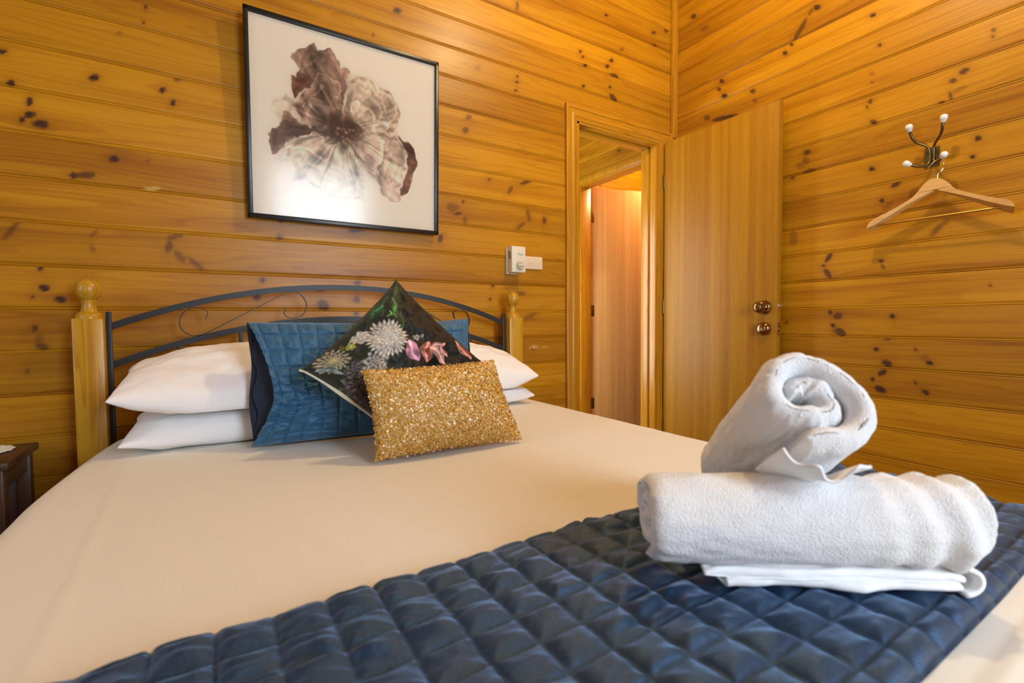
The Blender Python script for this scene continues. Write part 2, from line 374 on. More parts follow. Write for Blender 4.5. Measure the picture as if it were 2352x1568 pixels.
KR=[(1.871,2.766,-0.0181,-0.0010,-0.0076,-0.0148,0.80),(1.796,2.658,-0.0247,-0.0005,-0.0073,-0.0143,0.40),(1.187,2.442,-0.0143,-0.0024,-0.0041,-0.0135,1.00),(1.215,2.437,-0.0095,0.0122,-0.0069,-0.0077,0.60),(1.262,2.376,-0.0293,0.0378,-0.0089,-0.0096,0.75),(1.302,2.328,-0.0084,-0.0041,-0.0001,-0.0084,1.00),(1.333,2.301,-0.0107,-0.0050,-0.0002,-0.0106,0.90),(1.681,2.312,-0.0162,-0.0068,-0.0001,-0.0120,0.90),(1.697,2.274,-0.0109,-0.0045,-0.0001,-0.0096,0.80),(1.666,2.226,-0.0175,-0.0013,-0.0047,-0.0130,1.00),(1.499,2.184,-0.0157,-0.0010,-0.0043,-0.0123,0.80),(1.486,2.129,-0.0095,-0.0037,-0.0002,-0.0113,0.50),(1.773,2.143,-0.0187,-0.0009,-0.0050,-0.0134,0.70),(1.668,2.105,-0.0763,-0.0105,-0.0034,-0.0128,0.95),(0.960,2.285,-0.0105,-0.0013,-0.0024,-0.0081,1.00),(0.933,2.148,-0.0074,-0.0005,-0.0023,-0.0079,0.90),(0.958,2.038,-0.0065,-0.0028,-0.0001,-0.0056,0.60),(0.957,2.001,-0.0049,-0.0020,-0.0001,-0.0056,0.50),(0.578,2.028,-0.0052,0.0033,-0.0039,-0.0079,0.70),(0.581,2.006,-0.0054,-0.0000,-0.0013,-0.0050,0.70),(0.657,1.917,-0.0138,0.0044,-0.0040,-0.0101,0.90),(0.688,1.895,-0.0107,0.0005,-0.0024,-0.0087,0.80),(0.962,1.922,-0.0073,0.0043,-0.0043,-0.0073,0.80),(0.975,1.903,-0.0049,-0.0019,-0.0001,-0.0056,0.80),(0.948,1.829,-0.0111,-0.0062,0.0012,-0.0087,0.90),(0.695,1.840,-0.0051,-0.0009,-0.0024,-0.0156,0.70),(0.721,1.826,-0.0089,-0.0004,-0.0011,-0.0053,0.80),(0.667,1.853,-0.0224,0.0045,-0.0029,-0.0085,0.30),(1.220,1.783,-0.0156,-0.0018,-0.0027,-0.0150,0.80),(1.227,1.744,-0.0180,-0.0051,-0.0003,-0.0167,0.50),(1.206,1.691,-0.0264,0.0003,-0.0027,-0.0107,0.60),(1.247,1.727,-0.0202,-0.0056,-0.0003,-0.0168,0.35),(1.287,1.681,-0.0084,-0.0022,-0.0001,-0.0085,0.90),(0.612,1.650,-0.0092,0.0003,-0.0021,-0.0100,1.00),(0.625,1.588,-0.0082,0.0005,-0.0014,-0.0067,1.00),(0.950,1.630,-0.0111,-0.0008,-0.0016,-0.0096,1.00),(0.862,1.543,-0.0145,0.0088,-0.0054,-0.0102,0.90),(0.910,1.486,-0.0094,-0.0020,-0.0002,-0.0093,1.00),(0.888,1.463,-0.0184,0.0148,-0.0061,-0.0097,0.30),(0.724,1.331,-0.0202,0.0230,-0.0059,-0.0082,0.55),(0.697,1.362,-0.0118,-0.0021,-0.0003,-0.0136,0.40),(1.278,1.381,-0.0188,-0.0028,-0.0006,-0.0343,0.35),(1.116,1.266,-0.0124,0.0183,-0.0077,-0.0067,0.90),(1.136,1.231,-0.0094,-0.0010,-0.0001,-0.0061,1.00),(1.119,1.195,-0.0171,-0.0232,0.0085,-0.0071,0.80),(0.908,1.228,-0.0140,0.0008,-0.0008,-0.0056,1.00),(0.901,1.203,-0.0057,-0.0118,0.0040,-0.0024,0.60),(1.104,1.011,-0.0074,-0.0002,-0.0002,-0.0102,0.90),(1.073,0.995,-0.0162,0.0082,-0.0056,-0.0128,0.80),(1.092,0.950,-0.0110,0.0000,-0.0002,-0.0101,1.00),(1.060,0.920,-0.0188,-0.0117,0.0070,-0.0140,0.85),(1.082,0.930,-0.0146,0.0002,-0.0003,-0.0162,0.40),(0.862,0.990,-0.0092,-0.0001,-0.0002,-0.0092,1.00),(0.857,0.958,-0.0030,-0.0000,-0.0001,-0.0037,0.90),(0.877,0.893,-0.0121,0.0029,-0.0009,-0.0055,0.90),(0.919,0.845,-0.0096,0.0004,-0.0002,-0.0076,1.00),(0.877,0.790,-0.0156,-0.0076,0.0044,-0.0122,0.95),(0.781,0.853,-0.0043,0.0002,-0.0001,-0.0054,1.00),(0.735,0.800,-0.0109,-0.0017,0.0010,-0.0088,1.00),(0.753,0.819,-0.0139,0.0009,-0.0003,-0.0142,0.25),(0.895,0.746,-0.0155,0.0101,-0.0042,-0.0099,1.00),(0.928,0.714,-0.0081,0.0008,-0.0002,-0.0077,1.00),(0.900,0.675,-0.0209,-0.0066,0.0036,-0.0129,1.00),(0.778,0.715,-0.0043,0.0005,-0.0001,-0.0054,1.00),(0.744,0.679,-0.0110,-0.0066,0.0033,-0.0081,1.00),(1.305,0.965,-0.0064,-0.0000,-0.0001,-0.0066,0.80),(0.566,1.100,-0.0035,-0.0002,-0.0001,-0.0048,0.90)]
PETALS=[((178,160,140),[(0.109,0.587),(0.128,0.606),(0.17,0.631),(0.208,0.611),(0.202,0.527),(0.148,0.491),(0.127,0.51),(0.114,0.542)],0.55),((140,115,100),[(0.199,0.826),(0.226,0.869),(0.265,0.893),(0.305,0.937),(0.333,0.922),(0.344,0.904),(0.379,0.936),(0.409,0.923),(0.432,0.875),(0.438,0.834),(0.462,0.84),(0.49,0.842),(0.48,0.777),(0.474,0.713),(0.461,0.586),(0.425,0.528),(0.378,0.567),(0.297,0.633),(0.247,0.704),(0.209,0.741),(0.231,0.77),(0.215,0.795)],1),((92,62,48),[(0.187,0.732),(0.247,0.751),(0.286,0.738),(0.247,0.68),(0.23,0.664),(0.203,0.645)],1),((150,124,106),[(0.192,0.583),(0.23,0.64),(0.298,0.729),(0.332,0.786),(0.402,0.768),(0.462,0.722),(0.461,0.586),(0.401,0.492),(0.313,0.474),(0.246,0.537),(0.224,0.579)],1),((115,90,76),[(0.082,0.402),(0.111,0.437),(0.148,0.48),(0.175,0.538),(0.229,0.521),(0.285,0.474),(0.365,0.472),(0.296,0.452),(0.201,0.421),(0.147,0.363),(0.11,0.309),(0.094,0.352)],1),((187,170,150),[(0.461,0.617),(0.492,0.73),(0.505,0.802),(0.523,0.826),(0.586,0.837),(0.657,0.804),(0.717,0.78),(0.75,0.743),(0.767,0.688),(0.73,0.613),(0.65,0.525),(0.604,0.535),(0.554,0.594),(0.498,0.6)],1),((160,135,112),[(0.767,0.688),(0.777,0.657),(0.75,0.565),(0.676,0.537),(0.65,0.525),(0.73,0.613)],0.8),((108,78,64),[(0.77,0.536),(0.833,0.502),(0.882,0.431),(0.889,0.384),(0.854,0.304),(0.839,0.214),(0.797,0.195),(0.763,0.204),(0.784,0.273),(0.818,0.352),(0.826,0.42),(0.798,0.489)],1),((192,172,155),[(0.56,0.487),(0.624,0.513),(0.683,0.551),(0.75,0.552),(0.798,0.509),(0.819,0.433),(0.818,0.386),(0.784,0.293),(0.763,0.237),(0.77,0.178),(0.715,0.157),(0.649,0.24),(0.585,0.326),(0.522,0.423)],0.9),((200,188,165),[(0.185,0.346),(0.229,0.396),(0.313,0.461),(0.377,0.444),(0.497,0.437),(0.522,0.378),(0.559,0.29),(0.584,0.198),(0.571,0.132),(0.459,0.136),(0.341,0.162),(0.255,0.21),(0.189,0.2),(0.179,0.286)],0.6),((165,140,122),[(0.23,0.593),(0.286,0.642),(0.355,0.647),(0.386,0.581),(0.383,0.519),(0.354,0.476),(0.296,0.488),(0.252,0.526)],1),((196,178,158),[(0.125,0.289),(0.163,0.354),(0.19,0.407),(0.257,0.45),(0.354,0.452),(0.377,0.426),(0.491,0.436),(0.485,0.403),(0.454,0.404),(0.424,0.416),(0.394,0.404),(0.376,0.34),(0.341,0.339),(0.273,0.369),(0.201,0.355),(0.184,0.317)],1),((200,185,165),[(0.585,0.575),(0.65,0.609),(0.709,0.583),(0.65,0.525),(0.598,0.533)],0.8)]
PCEN=(0.455, 0.503)
HK1=[(2.3582, 0.7917, 1.7236), (2.3682, 0.7911, 1.7087), (2.3812, 0.7861, 1.6894), (2.3982, 0.7748, 1.6755), (2.4152, 0.7581, 1.6633), (2.4262, 0.7497, 1.646), (2.4262, 0.7477, 1.605), (2.4182, 0.7546, 1.5871), (2.4012, 0.7709, 1.5845), (2.3852, 0.7851, 1.5885), (2.3752, 0.7945, 1.5935)]
HK2=[(2.3582, 0.6892, 1.7242), (2.3632, 0.6928, 1.7072), (2.3732, 0.6966, 1.6945), (2.3882, 0.7082, 1.6787), (2.4082, 0.7254, 1.6651), (2.4252, 0.7354, 1.6515), (2.4262, 0.7346, 1.6046), (2.4152, 0.7258, 1.5929), (2.3932, 0.7076, 1.5879), (2.3752, 0.6936, 1.5948)]
HWIRE=[(2.3882, 0.7109, 1.5175), (2.3882, 0.7096, 1.5362), (2.3912, 0.6984, 1.5497), (2.3982, 0.6941, 1.5654), (2.4032, 0.7, 1.5816), (2.3982, 0.7091, 1.5925), (2.3872, 0.7162, 1.5894), (2.3812, 0.7285, 1.5771), (2.3792, 0.7373, 1.565)]
HPLATE=[(2.4392, 0.7681, 1.6607), (2.4392, 0.721, 1.6496), (2.4392, 0.7248, 1.5873), (2.4392, 0.768, 1.596)]
HANGER=[(0.7095, 1.5187), (0.6901, 1.5099), (0.6695, 1.4885), (0.6516, 1.465), (0.603, 1.4362), (0.5342, 1.4024), (0.5036, 1.3897), (0.4916, 1.3737), (0.4892, 1.3623), (0.5117, 1.372), (0.5562, 1.3949), (0.6266, 1.4337), (0.7111, 1.4764), (0.7813, 1.4447), (0.8517, 1.4037), (0.9022, 1.3738), (0.9294, 1.3632), (0.9226, 1.3828), (0.8967, 1.4015), (0.8376, 1.4289), (0.7817, 1.4618), (0.7552, 1.4962), (0.7369, 1.5151), (0.7212, 1.5204)]
HROD=[(2.3832, 0.9084, 1.3731), (2.3832, 0.5117, 1.3695)]

# ------------------------------------------------------------------ timber lined walls
ROWS = np.array([.0000, .0012, .0021, .0032, .0044, .0060, .0072, .0080, .0092, .0101, .0122] + list(np.linspace(.0185, .1290, 17)) + [.1306])
DEP = np.array([-.0042, -.0040, -.0012, -.0002, .0000, -.0002, -.0012, -.0034, -.0036, -.0010, .0] + [0] * 17 + [.0])
def lined(name, us, z0, z1, place, knots=(), seed=1, parent=None, base=Z0):
    """horizontal lining boards as one mesh: a bead and two quirks at every joint"""
    us = np.asarray(us, float)
    b0 = int(math.floor((z0 - base) / PITCH)); b1 = int(math.ceil((z1 - base) / PITCH))
    zz, dd, bb = [], [], []
    for b in range(b0, b1 + 1):
        z = base + b * PITCH + ROWS
        k = (z >= z0 - 1e-6) & (z <= z1 + 1e-6)
        zz += list(z[k]); dd += list(DEP[k]); bb += [b] * int(k.sum())
    if zz[0] > z0 + 1e-4: zz = [z0] + zz; dd = [0] + dd; bb = [bb[0]] + bb
    if zz[-1] < z1 - 1e-4: zz += [z1]; dd += [0]; bb += [bb[-1]]
    zz = np.array(zz); dd = np.array(dd); bb = np.array(bb)
    U, Z = np.meshgrid(us, zz, indexing='ij'); D = np.broadcast_to(dd, U.shape); B = np.broadcast_to(bb, U.shape)
    V = place(U, Z, D)
    o = npmesh(name, V.reshape(-1, 3), gridf(len(us), len(zz)), M['lining'], parent, smooth=False)
    o.data.set_sharp_from_angle(angle=math.radians(30)) if False else None
    r = (np.sin((B + seed * 13.7) * 12.9898) * 43758.5453) % 1.0
    W = Z + 0.0; mask = np.zeros_like(U); halo = np.zeros_like(U); pale = np.zeros_like(U)
    jit = .22 * vnoise(U * 160, Z * 160, seed) + .3 * vnoise(U * 60, Z * 60, seed + 3)
    bidx = np.floor((Z - base) / PITCH)
    for (ku, kz, au, az, bu, bz, s) in knots:
        kb = math.floor((kz - base) / PITCH)
        ra = math.hypot(au, az)
        iu = np.where(np.abs(us - ku) < max(.16, ra * 5))[0]; iz = np.where((np.abs(zz - kz) < .14))[0]
        if len(iu) == 0 or len(iz) == 0: continue
        sl = np.ix_(iu, iz)
        du = U[sl] - ku; dz = Z[sl] - kz
        det = au * bz - az * bu
        p = (du * bz - dz * bu) / det; q = (-du * az + dz * au) / det
        d = np.sqrt(p * p + q * q) * (1 + jit[sl])
        same = (B[sl] == kb)
        if s > 0:
            mm = np.clip((1.25 - d) / .45, 0, 1); mm = mm * mm * (3 - 2 * mm) * s
            mask[sl] = np.maximum(mask[sl], mm * same)
            halo[sl] = np.maximum(halo[sl], np.exp(-(d / 2.3) ** 2) * .9 * min(1, s + .1) * same)
            R = max(.006, min(.016, math.hypot(bu, bz) * 1.5)); rr = np.sqrt((du * .42) ** 2 + dz ** 2)
            W[sl] -= same * dz * .85 / (1 + (rr / R) ** 2) * s
        else:
            pale[sl] = np.maximum(pale[sl], np.clip((1.2 - d) / .5, 0, 1) * (-s) * same)
    G = np.stack([U + r * 7, W, r], -1).reshape(-1, 3)
    attr(o, 'grain', G, 'FLOAT_VECTOR')
    attr(o, 'knot', np.stack([mask, halo, pale], -1).reshape(-1, 3), 'FLOAT_VECTOR')
    return o

def joined(name, objs):
    """weld several sheets into one mesh object"""
    bm = bmesh.new()
    for ob in objs: bm.from_mesh(ob.data)
    me = objs[0].data; bm.to_mesh(me); bm.free()
    for ob in objs[1:]:
        m2 = ob.data; bpy.data.objects.remove(ob); bpy.data.meshes.remove(m2)
    objs[0].name = name
    return objs[0]

def struct(o, label, cat):
    return tag(o, label, cat, None, 'structure')

XL, YF = -1.9, -1.45
OX0, OX1, OZ1 = 1.672, 2.274, 2.030      # door opening in the headboard wall
pb = lambda U, Z, D: np.stack([U, YW - D, Z], -1)
fine = np.concatenate([np.arange(-1.9, -.95, .06), np.arange(-.95, OX0, .0062), [OX0]])
wb = [lined('w', fine, 0, 3.25, pb, KB, 3), lined('w', np.append(np.arange(OX0, XW, .0062), XW), OZ1, 3.25, pb, KB, 3),
      lined('w', [OX1, (OX1 + XW) / 2, XW], 0, OZ1, pb, (), 3)]
wall_back = joined('wall_back', wb)
struct(wall_back, 'honey pine board wall behind the bed headboard', 'wall')
pr = lambda U, Z, D: np.stack([XW - D, U, Z], -1)
us = np.concatenate([np.arange(YF, .1, .08), np.arange(.1, 1.45, .0058), np.arange(1.45, YW, .0075), [YW]])
wall_right = lined('wall_right', us, 0, 3.25, pr, KR, 8)
struct(wall_right, 'honey pine board wall with the coat hook and hanger', 'wall')

# left wall with a window, front wall with a window
def holed(name, us, place, u0, u1, z0, z1, seed, zmax=3.25):
    us = np.asarray(us, float); a = us[us < u0]; c = us[us > u1]; b = us[(us > u0) & (us < u1)]
    parts = [lined('w', np.append(a, u0), 0, zmax, place, (), seed), lined('w', np.insert(c, 0, u1), 0, zmax, place, (), seed),
             lined('w', np.concatenate([[u0], b, [u1]]), 0, z0, place, (), seed), lined('w', np.concatenate([[u0], b, [u1]]), z1, zmax, place, (), seed)]
    return joined(name, parts)
WLY0, WLY1, WLZ0, WLZ1 = .15, 1.25, .95, 2.1
WFX0, WFX1, WFZ0, WFZ1 = .50, 1.50, .85, 2.32
wall_left = holed('wall_left', np.arange(YF, YW + .01, .1), lambda U, Z, D: np.stack([XL + D, U, Z], -1), WLY0, WLY1, WLZ0, WLZ1, 21)
struct(wall_left, 'honey pine board wall with a window, left of the bed', 'wall')
wall_front = holed('wall_front', np.arange(XL, XW + .05, .1).clip(None, XW), lambda U, Z, D: np.stack([U, YF + D, Z], -1), WFX0, WFX1, WFZ0, WFZ1, 27)
struct(wall_front, 'honey pine board wall with a window facing the bed foot', 'wall')
struct(MB().b2((XL - .1, YF - .1, -.1), (XW + .1, YW + .1, 0), 0).build('floor', M['floor'], smooth=False), 'brown carpeted bedroom floor', 'floor')
struct(MB().b2((XL - .1, YF - .1, 3.25), (XW + .1, YW + .1, 3.35), 0).build('ceiling', M['ceil'], smooth=False), 'pine bedroom ceiling', 'ceiling')

def window(name, p0, p1, axis, label):
    """a timber sash with one cross bar; p0, p1: opposite corners of the opening on the wall plane"""
    w = empty(name, ((p0[0] + p1[0]) / 2, (p0[1] + p1[1]) / 2, p0[2])); struct(w, label, 'window')
    c = Vector(w.location); m = MB(); t = .05; dep = .08
    def bx(u0, u1, z0, z1):
        if axis == 0: m.b2((u0 - c.x, -dep - c.y + p0[1], z0 - c.z), (u1 - c.x, -.012 - c.y + p0[1], z1 - c.z), .003)
        else: m.b2((-dep - c.x + p0[0], u0 - c.y, z0 - c.z), (-.012 - c.x + p0[0], u1 - c.y, z1 - c.z), .003)
    a0, a1 = (p0[0], p1[0]) if axis == 0 else (p0[1], p1[1])
    bx(a0, a0 + t, p0[2], p1[2]); bx(a1 - t, a1, p0[2], p1[2]); bx(a0, a1, p0[2], p0[2] + t); bx(a0, a1, p1[2] - t, p1[2])
    m.build('window_frame', M['trimroom'], w)
    return w
window('window_1', (WFX0, YF, WFZ0), (WFX1, YF, WFZ1), 0, 'white framed window in the wall facing the bed foot')
window('window_2', (XL, WLY0, WLZ0), (XL, WLY1, WLZ1), 1, 'white framed window in the wall left of the bed')

# corner bead
t = MB().b2((XW - .046, YW - .024, 2.09), (XW - .0, YW - .001, 3.25), .004).build('trim_1', M['pine_v'])
struct(t, 'square pine bead running up the corner between two board walls', 'trim')
# door casing: moulded architrave mitred round the opening, and the jamb lining
def arch_profile():
    return [(0, 0), (0, .017), (.006, .020), (.016, .020), (.020, .016), (.036, .014), (.040, .017), (.050, .017), (.054, .013), (.066, .011), (.070, .008), (.070, 0)]
def casing(name, x0, x1, zt, y, w=.086, rx=None):
    bm = bmesh.new(); rings = []
    xr1 = rx if rx is not None else x1 + w
    # path corners: (inner point, outer point)
    st = [((x0, 0), (x0 - w, 0)), ((x0, zt), (x0 - w, zt + w)), ((x1, zt), (xr1, zt + w)), ((x1, 0), (xr1, 0))]
    for inn, out in st:
        ring = []
        for a, h in arch_profile():
            f = 1 - a / .070
            ring.append(bm.verts.new((inn[0] + (out[0] - inn[0]) * f, y - h, inn[1] + (out[1] - inn[1]) * f)))
        rings.append(ring)
    for A, B2 in zip(rings, rings[1:]):
        for i in range(len(A) - 1): bm.faces.new((A[i], A[i + 1], B2[i + 1], B2[i]))
        bm.faces.new((A[-1], A[0], B2[0], B2[-1]))
    m = MB(); m.bm.free(); m.bm = bm
    return m
m = casing('c', OX0 - .012, OX1 + .012, OZ1 + .008, YW, .078, XW - .03)
m.b2((OX0 - .014, YW - .006, 0), (OX0 + .004, YW + .11, OZ1 + .012), .002)
m.b2((OX1 - .004, YW - .004, 0), (OX1 + .030, YW + .11, OZ1 + .012), .002)
m.b2((OX0 - .014, YW - .006, OZ1 - .004), (OX1 + .030, YW + .11, OZ1 + .02), .002)
m.b2((OX0 + .003, YW + .045, 0), (OX0 + .015, YW + .10, OZ1), .002)
m.b2((OX1 - .016, YW + .045, 0), (OX1 - .003, YW + .10, OZ1), .002)
m.b2((OX0, YW + .045, OZ1 - .016), (OX1, YW + .10, OZ1 - .003), .002)
tr2 = m.build('trim_2', [M['pine_v'], M['pine_h']])
for f_ in tr2.data.polygons:
    if f_.center.z > OZ1 - .02 and (f_.center.z - OZ1) > (OX0 - f_.center.x) and (f_.center.z - OZ1) > (f_.center.x - OX1): f_.material_index = 1
struct(tr2, 'moulded pine door frame round the open doorway by the corner', 'door frame')

# ------------------------------------------------------------------ the open door and its furniture
hx, hy, ex, ey = 2.318, 1.972, 2.347, 1.300
dl = math.hypot(ex - hx, ey - hy); drz = math.atan2(-(hy - ey), ex - hx)
door = empty('door_1', (hx, hy, .012), drz); struct(door, 'open flush timber door with knob and lock, back against the board wall', 'door')
# local: x along the leaf from the hinge, y towards the wall behind it
MB().b2((0, 0, 0), (dl, .036, 2.030), .0015).build('door_leaf', M['veneer'], door)
RX = Matrix.Rotation(PI / 2, 4, 'X')
kx = dl - .060
k = MB().lathe([(.0, -.001), (.034, -.001), (.035, .004), (.033, .008), (.026, .011), (.016, .013), (.0125, .017), (.0125, .030), (.020, .036), (.0275, .044), (.0295, .053), (.0275, .062), (.020, .068), (.010, .0705), (0, .071)], 32, Matrix.Translation((kx, 0, 1.030)) @ RX).build('door_knob', M['brass'], door)
tag(k, 'polished brass door knob')
k = MB().lathe([(.0, -.001), (.033, -.001), (.0335, .005), (.031, .014), (.026, .020), (.0225, .022), (.0215, .029), (.019, .0305), (0, .0305)], 32, Matrix.Translation((kx, 0, .922)) @ RX).build('lock_cylinder', M['brass'], door)
tag(k, 'round brass deadlock')
kh = MB().lathe([(0, .0302), (.0075, .0302), (.0075, .0315), (.0045, .0318), (0, .0318)], 16, Matrix.Translation((kx, 0, .919)) @ RX)
kh.build('keyhole', M['steel'], k)
lp = MB(); lp.box((dl + .0005, .018, 1.036), (.003, .020, .030), .001); lp.box((dl + .006, .018, 1.036), (.012, .012, .014), .003)
tag(lp.build('latch', M['steel'], door), 'bright steel latch tongue')
bp = MB().box((dl + .0003, .018, .922), (.0026, .022, .062), .001); bo = bp.build('bolt_plate', M['brass'], door)
for dz in (-.023, .023): MB().lathe([(0, 0), (.0036, 0), (.003, .0014), (0, .0016)], 12, Matrix.Translation((dl + .0012, .018, .922 + dz)) @ Matrix.Rotation(PI / 2, 4, 'Y')).build('screw', M['steel'], bo)
MB().box((dl + .0016, .018, .922), (.001, .010, .014), .0004).build('dead_bolt', M['steel'], bo)
for zz_ in (.25, 1.05, 1.80):
    MB().tube([(-.006, .004, zz_ - .04), (-.006, .004, zz_ + .04)], .0055, 10).build('hinge', M['bronze'], door)

# ------------------------------------------------------------------ hall and the room beyond
HX = 2.462; D2Y0, D2Y1, D2Z = 2.26, 2.915, 2.035
ph = lambda U, Z, D: np.stack([HX - D, U, Z], -1)
uh = np.arange(2.11, 3.61, .02)
a = uh[uh < D2Y0]; b = uh[(uh > D2Y0) & (uh < D2Y1)]; c = uh[uh > D2Y1]
hk = [(2.50, 2.183, .018, .004, -.003, .006, .9), (2.38, 2.24, .008, .002, 0, .006, .7), (2.7, 2.30, .008, 0, 0, .006, .7)]
hs = [lined('w', np.append(a, D2Y0), 0, 2.7, ph, (), 31), lined('w', np.concatenate([[D2Y0], b, [D2Y1]]), D2Z, 2.7, ph, hk, 31), lined('w', np.insert(c, 0, D2Y1), 0, 2.7, ph, (), 31)]
struct(joined('wall_hall_right', hs), 'pine board wall of the hall seen through the open doorway', 'wall')
struct(lined('wall_hall_left', np.arange(2.11, 3.61, .1), 0, 2.7, lambda U, Z, D: np.stack([1.15 + D, U, Z], -1), (), 33), 'pine board wall on the far left side of the hall', 'wall')
struct(lined('wall_hall_back', np.arange(1.15, 2.47, .05), 0, 2.7, lambda U, Z, D: np.stack([U, 3.6 - D, Z], -1), (), 35), 'pine board wall closing the end of the hall', 'wall')
struct(lined('wall_room_back', np.arange(2.56, 4.3, .02), 0, 2.7, lambda U, Z, D: np.stack([U, 3.30 - D, Z], -1), [(3.02, 2.20, .006, .014, -.005, 0, .8), (3.36, 2.19, .008, .016, -.005, 0, .8)], 37), 'orange pine board wall above the inner door of the next room', 'wall')
struct(lined('wall_room_right', np.arange(2.0, 3.31, .1), 0, 2.7, lambda U, Z, D: np.stack([4.25 - D, U, Z], -1), (), 39), 'pine board wall at the far side of the next room', 'wall')
struct(lined('wall_room_front', np.arange(2.56, 4.3, .1), 0, 2.7, lambda U, Z, D: np.stack([U, 2.12 + D, Z], -1), (), 41), 'pine board wall at the near side of the next room', 'wall')
struct(MB().b2((1.1, 2.11, -.1), (4.3, 3.65, -.0), 0).build('floor_hall', M['floor'], smooth=False), 'carpeted floor of the hall beyond the doorway', 'floor')
struct(MB().b2((1.1, 2.11, 2.7), (4.3, 3.65, 2.78), 0).build('ceiling_hall', M['ceil'], smooth=False), 'pine ceiling of the hall beyond the doorway', 'ceiling')
m = MB().b2((XL - .1, YW + .006, 0), (OX0 - .0145, YW + .109, 3.25), 0).b2((OX1 + .0305, YW + .006, 0), (XW + .1, YW + .109, 3.25), 0).b2((OX0 - .0145, YW + .006, OZ1 + .0205), (OX1 + .0305, YW + .109, 3.25), 0)
struct(m.build('wall_hall_front', M['pine_h'], smooth=False), 'hall side of the wall around the open doorway', 'wall')
m = MB()
for (y0, y1, z0, z1) in ((D2Y1, D2Y1 + .055, 0, D2Z + .055), (D2Y0 - .055, D2Y0, 0, D2Z + .055), (D2Y0 - .055, D2Y1 + .055, D2Z, D2Z + .055)):
    m.b2((HX - .018, y0, z0), (HX - .001, y1, z1), .005); m.b2((HX - .024, y0 + .012, z0), (HX - .014, y1 - .012, z1 - .012), .004)
for (y0, y1, z0, z1) in ((D2Y1 - .006, D2Y1 + .016, 0, D2Z), (D2Y0 - .016, D2Y0 + .006, 0, D2Z), (D2Y0, D2Y1, D2Z - .006, D2Z + .016)):
    m.b2((HX - .006, y0, z0), (HX + .10, y1, z1), .002)
struct(m.build('trim_3', M['pine_v']), 'pine frame of the inner door seen through the doorway', 'door frame')
h2 = Vector((2.578, 2.925, .012)); e2 = Vector((3.215, 2.745, .012)); a2 = math.atan2(e2.y - h2.y, e2.x - h2.x)
d2 = empty('door_2', h2, a2); struct(d2, 'pale flush inner door standing ajar beyond the open doorway', 'door')
MB().b2((0, -.0, 0), ((e2 - h2).length + .06, .035, 2.03), .0015).build('door_leaf', M['veneer2'], d2)
for zz_ in (.30, 1.05, 1.80):
    MB().tube([(-.006, -.004, zz_ - .045), (-.006, -.004, zz_ + .045)], .006, 10).box((.012, -.0008, zz_), (.03, .0012, .09), .0004).build('hinge', M['bronze'], d2)

# ------------------------------------------------------------------ things on the headboard wall
# framed print
PW, PH = .733, .728
pc = Vector((.481, YW - .014, 1.364))        # bottom centre; hangs tipped slightly forward
pic = empty('framed_picture', pc); pic.rotation_euler = (math.radians(2.4), 0, math.radians(.0))
tag(pic, 'square black framed print of a brown ruffled flower above the headboard', 'picture')
fw_, fd = .016, .024
bm = MB()
for (x0, x1, z0, z1) in ((-PW / 2, -PW / 2 + fw_, 0, PH), (PW / 2 - fw_, PW / 2, 0, PH), (-PW / 2, PW / 2, 0, fw_), (-PW / 2, PW / 2, PH - fw_, PH)):
    bm.b2((x0, -fd, z0), (x1, 0, z1), .0015)
bm.build('frame', M['black_frame'], pic)
def inpoly(u, v, P):
    r = np.zeros(u.shape, bool); n = len(P)
    for i in range(n):
        (x0, y0), (x1, y1) = P[i], P[(i + 1) % n]
        c = ((y0 > v) != (y1 > v)) & (u < (x1 - x0) * (v - y0) / (y1 - y0 + 1e-12) + x0)
        r ^= c
    return r
def pdist(u, v, P):
    d = np.full(u.shape, 9.0); n = len(P)
    for i in range(n):
        (x0, y0), (x1, y1) = P[i], P[(i + 1) % n]
        dx, dy = x1 - x0, y1 - y0
        t = np.clip(((u - x0) * dx + (v - y0) * dy) / (dx * dx + dy * dy + 1e-12), 0, 1)
        d = np.minimum(d, np.hypot(u - x0 - t * dx, v - y0 - t * dy))
    return d
def smoothpoly(P, n=6):
    Q = catmull(list(P) + [P[0]], n); return Q[:-1]
NA = 420
g = np.linspace(0, 1, NA); U, V = np.meshgrid(g, g, indexing='ij')
img = np.ones((NA, NA, 3)) * np.array((246, 231, 208.0))
cx_, cy_ = PCEN
ang = np.arctan2(V - cy_, U - cx_); rad = np.hypot(U - cx_, V - cy_)
wob = .014 * fbm(U * 30, V * 30, 5, 3) + .022 * fbm(U * 13, V * 13, 6, 2)
stre = fbm(ang * 16 + 2 * fbm(U * 9, V * 9, 8, 2), rad * 5, 11, 4) * np.clip(rad / .10, 0, 1)
fold = fbm(ang * 6 + 3 * fbm(U * 5, V * 5, 2, 2), rad * 4.5, 23, 3) * np.clip(rad / .08, 0, 1)
crum = 1 - np.abs(2 * fbm(U * 9, V * 9, 61, 3)) * 2.2
LAY = [((138, 112, 94), [(cx_ + .17 * math.cos(k * PI / 5), cy_ + .15 * math.sin(k * PI / 5)) for k in range(10)], .9)]
for i, (col, P, al) in enumerate(PETALS):
    LAY.append((col, P, al))
    if i in (1, 3, 5, 8, 9):
        for f_, dx_, dy_, g_ in ((.80, -.012, .010, .93), (.60, .014, -.008, 1.05)):
            LAY.append((tuple(c_ * g_ for c_ in col), [(cx_ + (x_ - cx_) * f_ + dx_, cy_ + (y_ - cy_) * f_ + dy_) for x_, y_ in P], al))
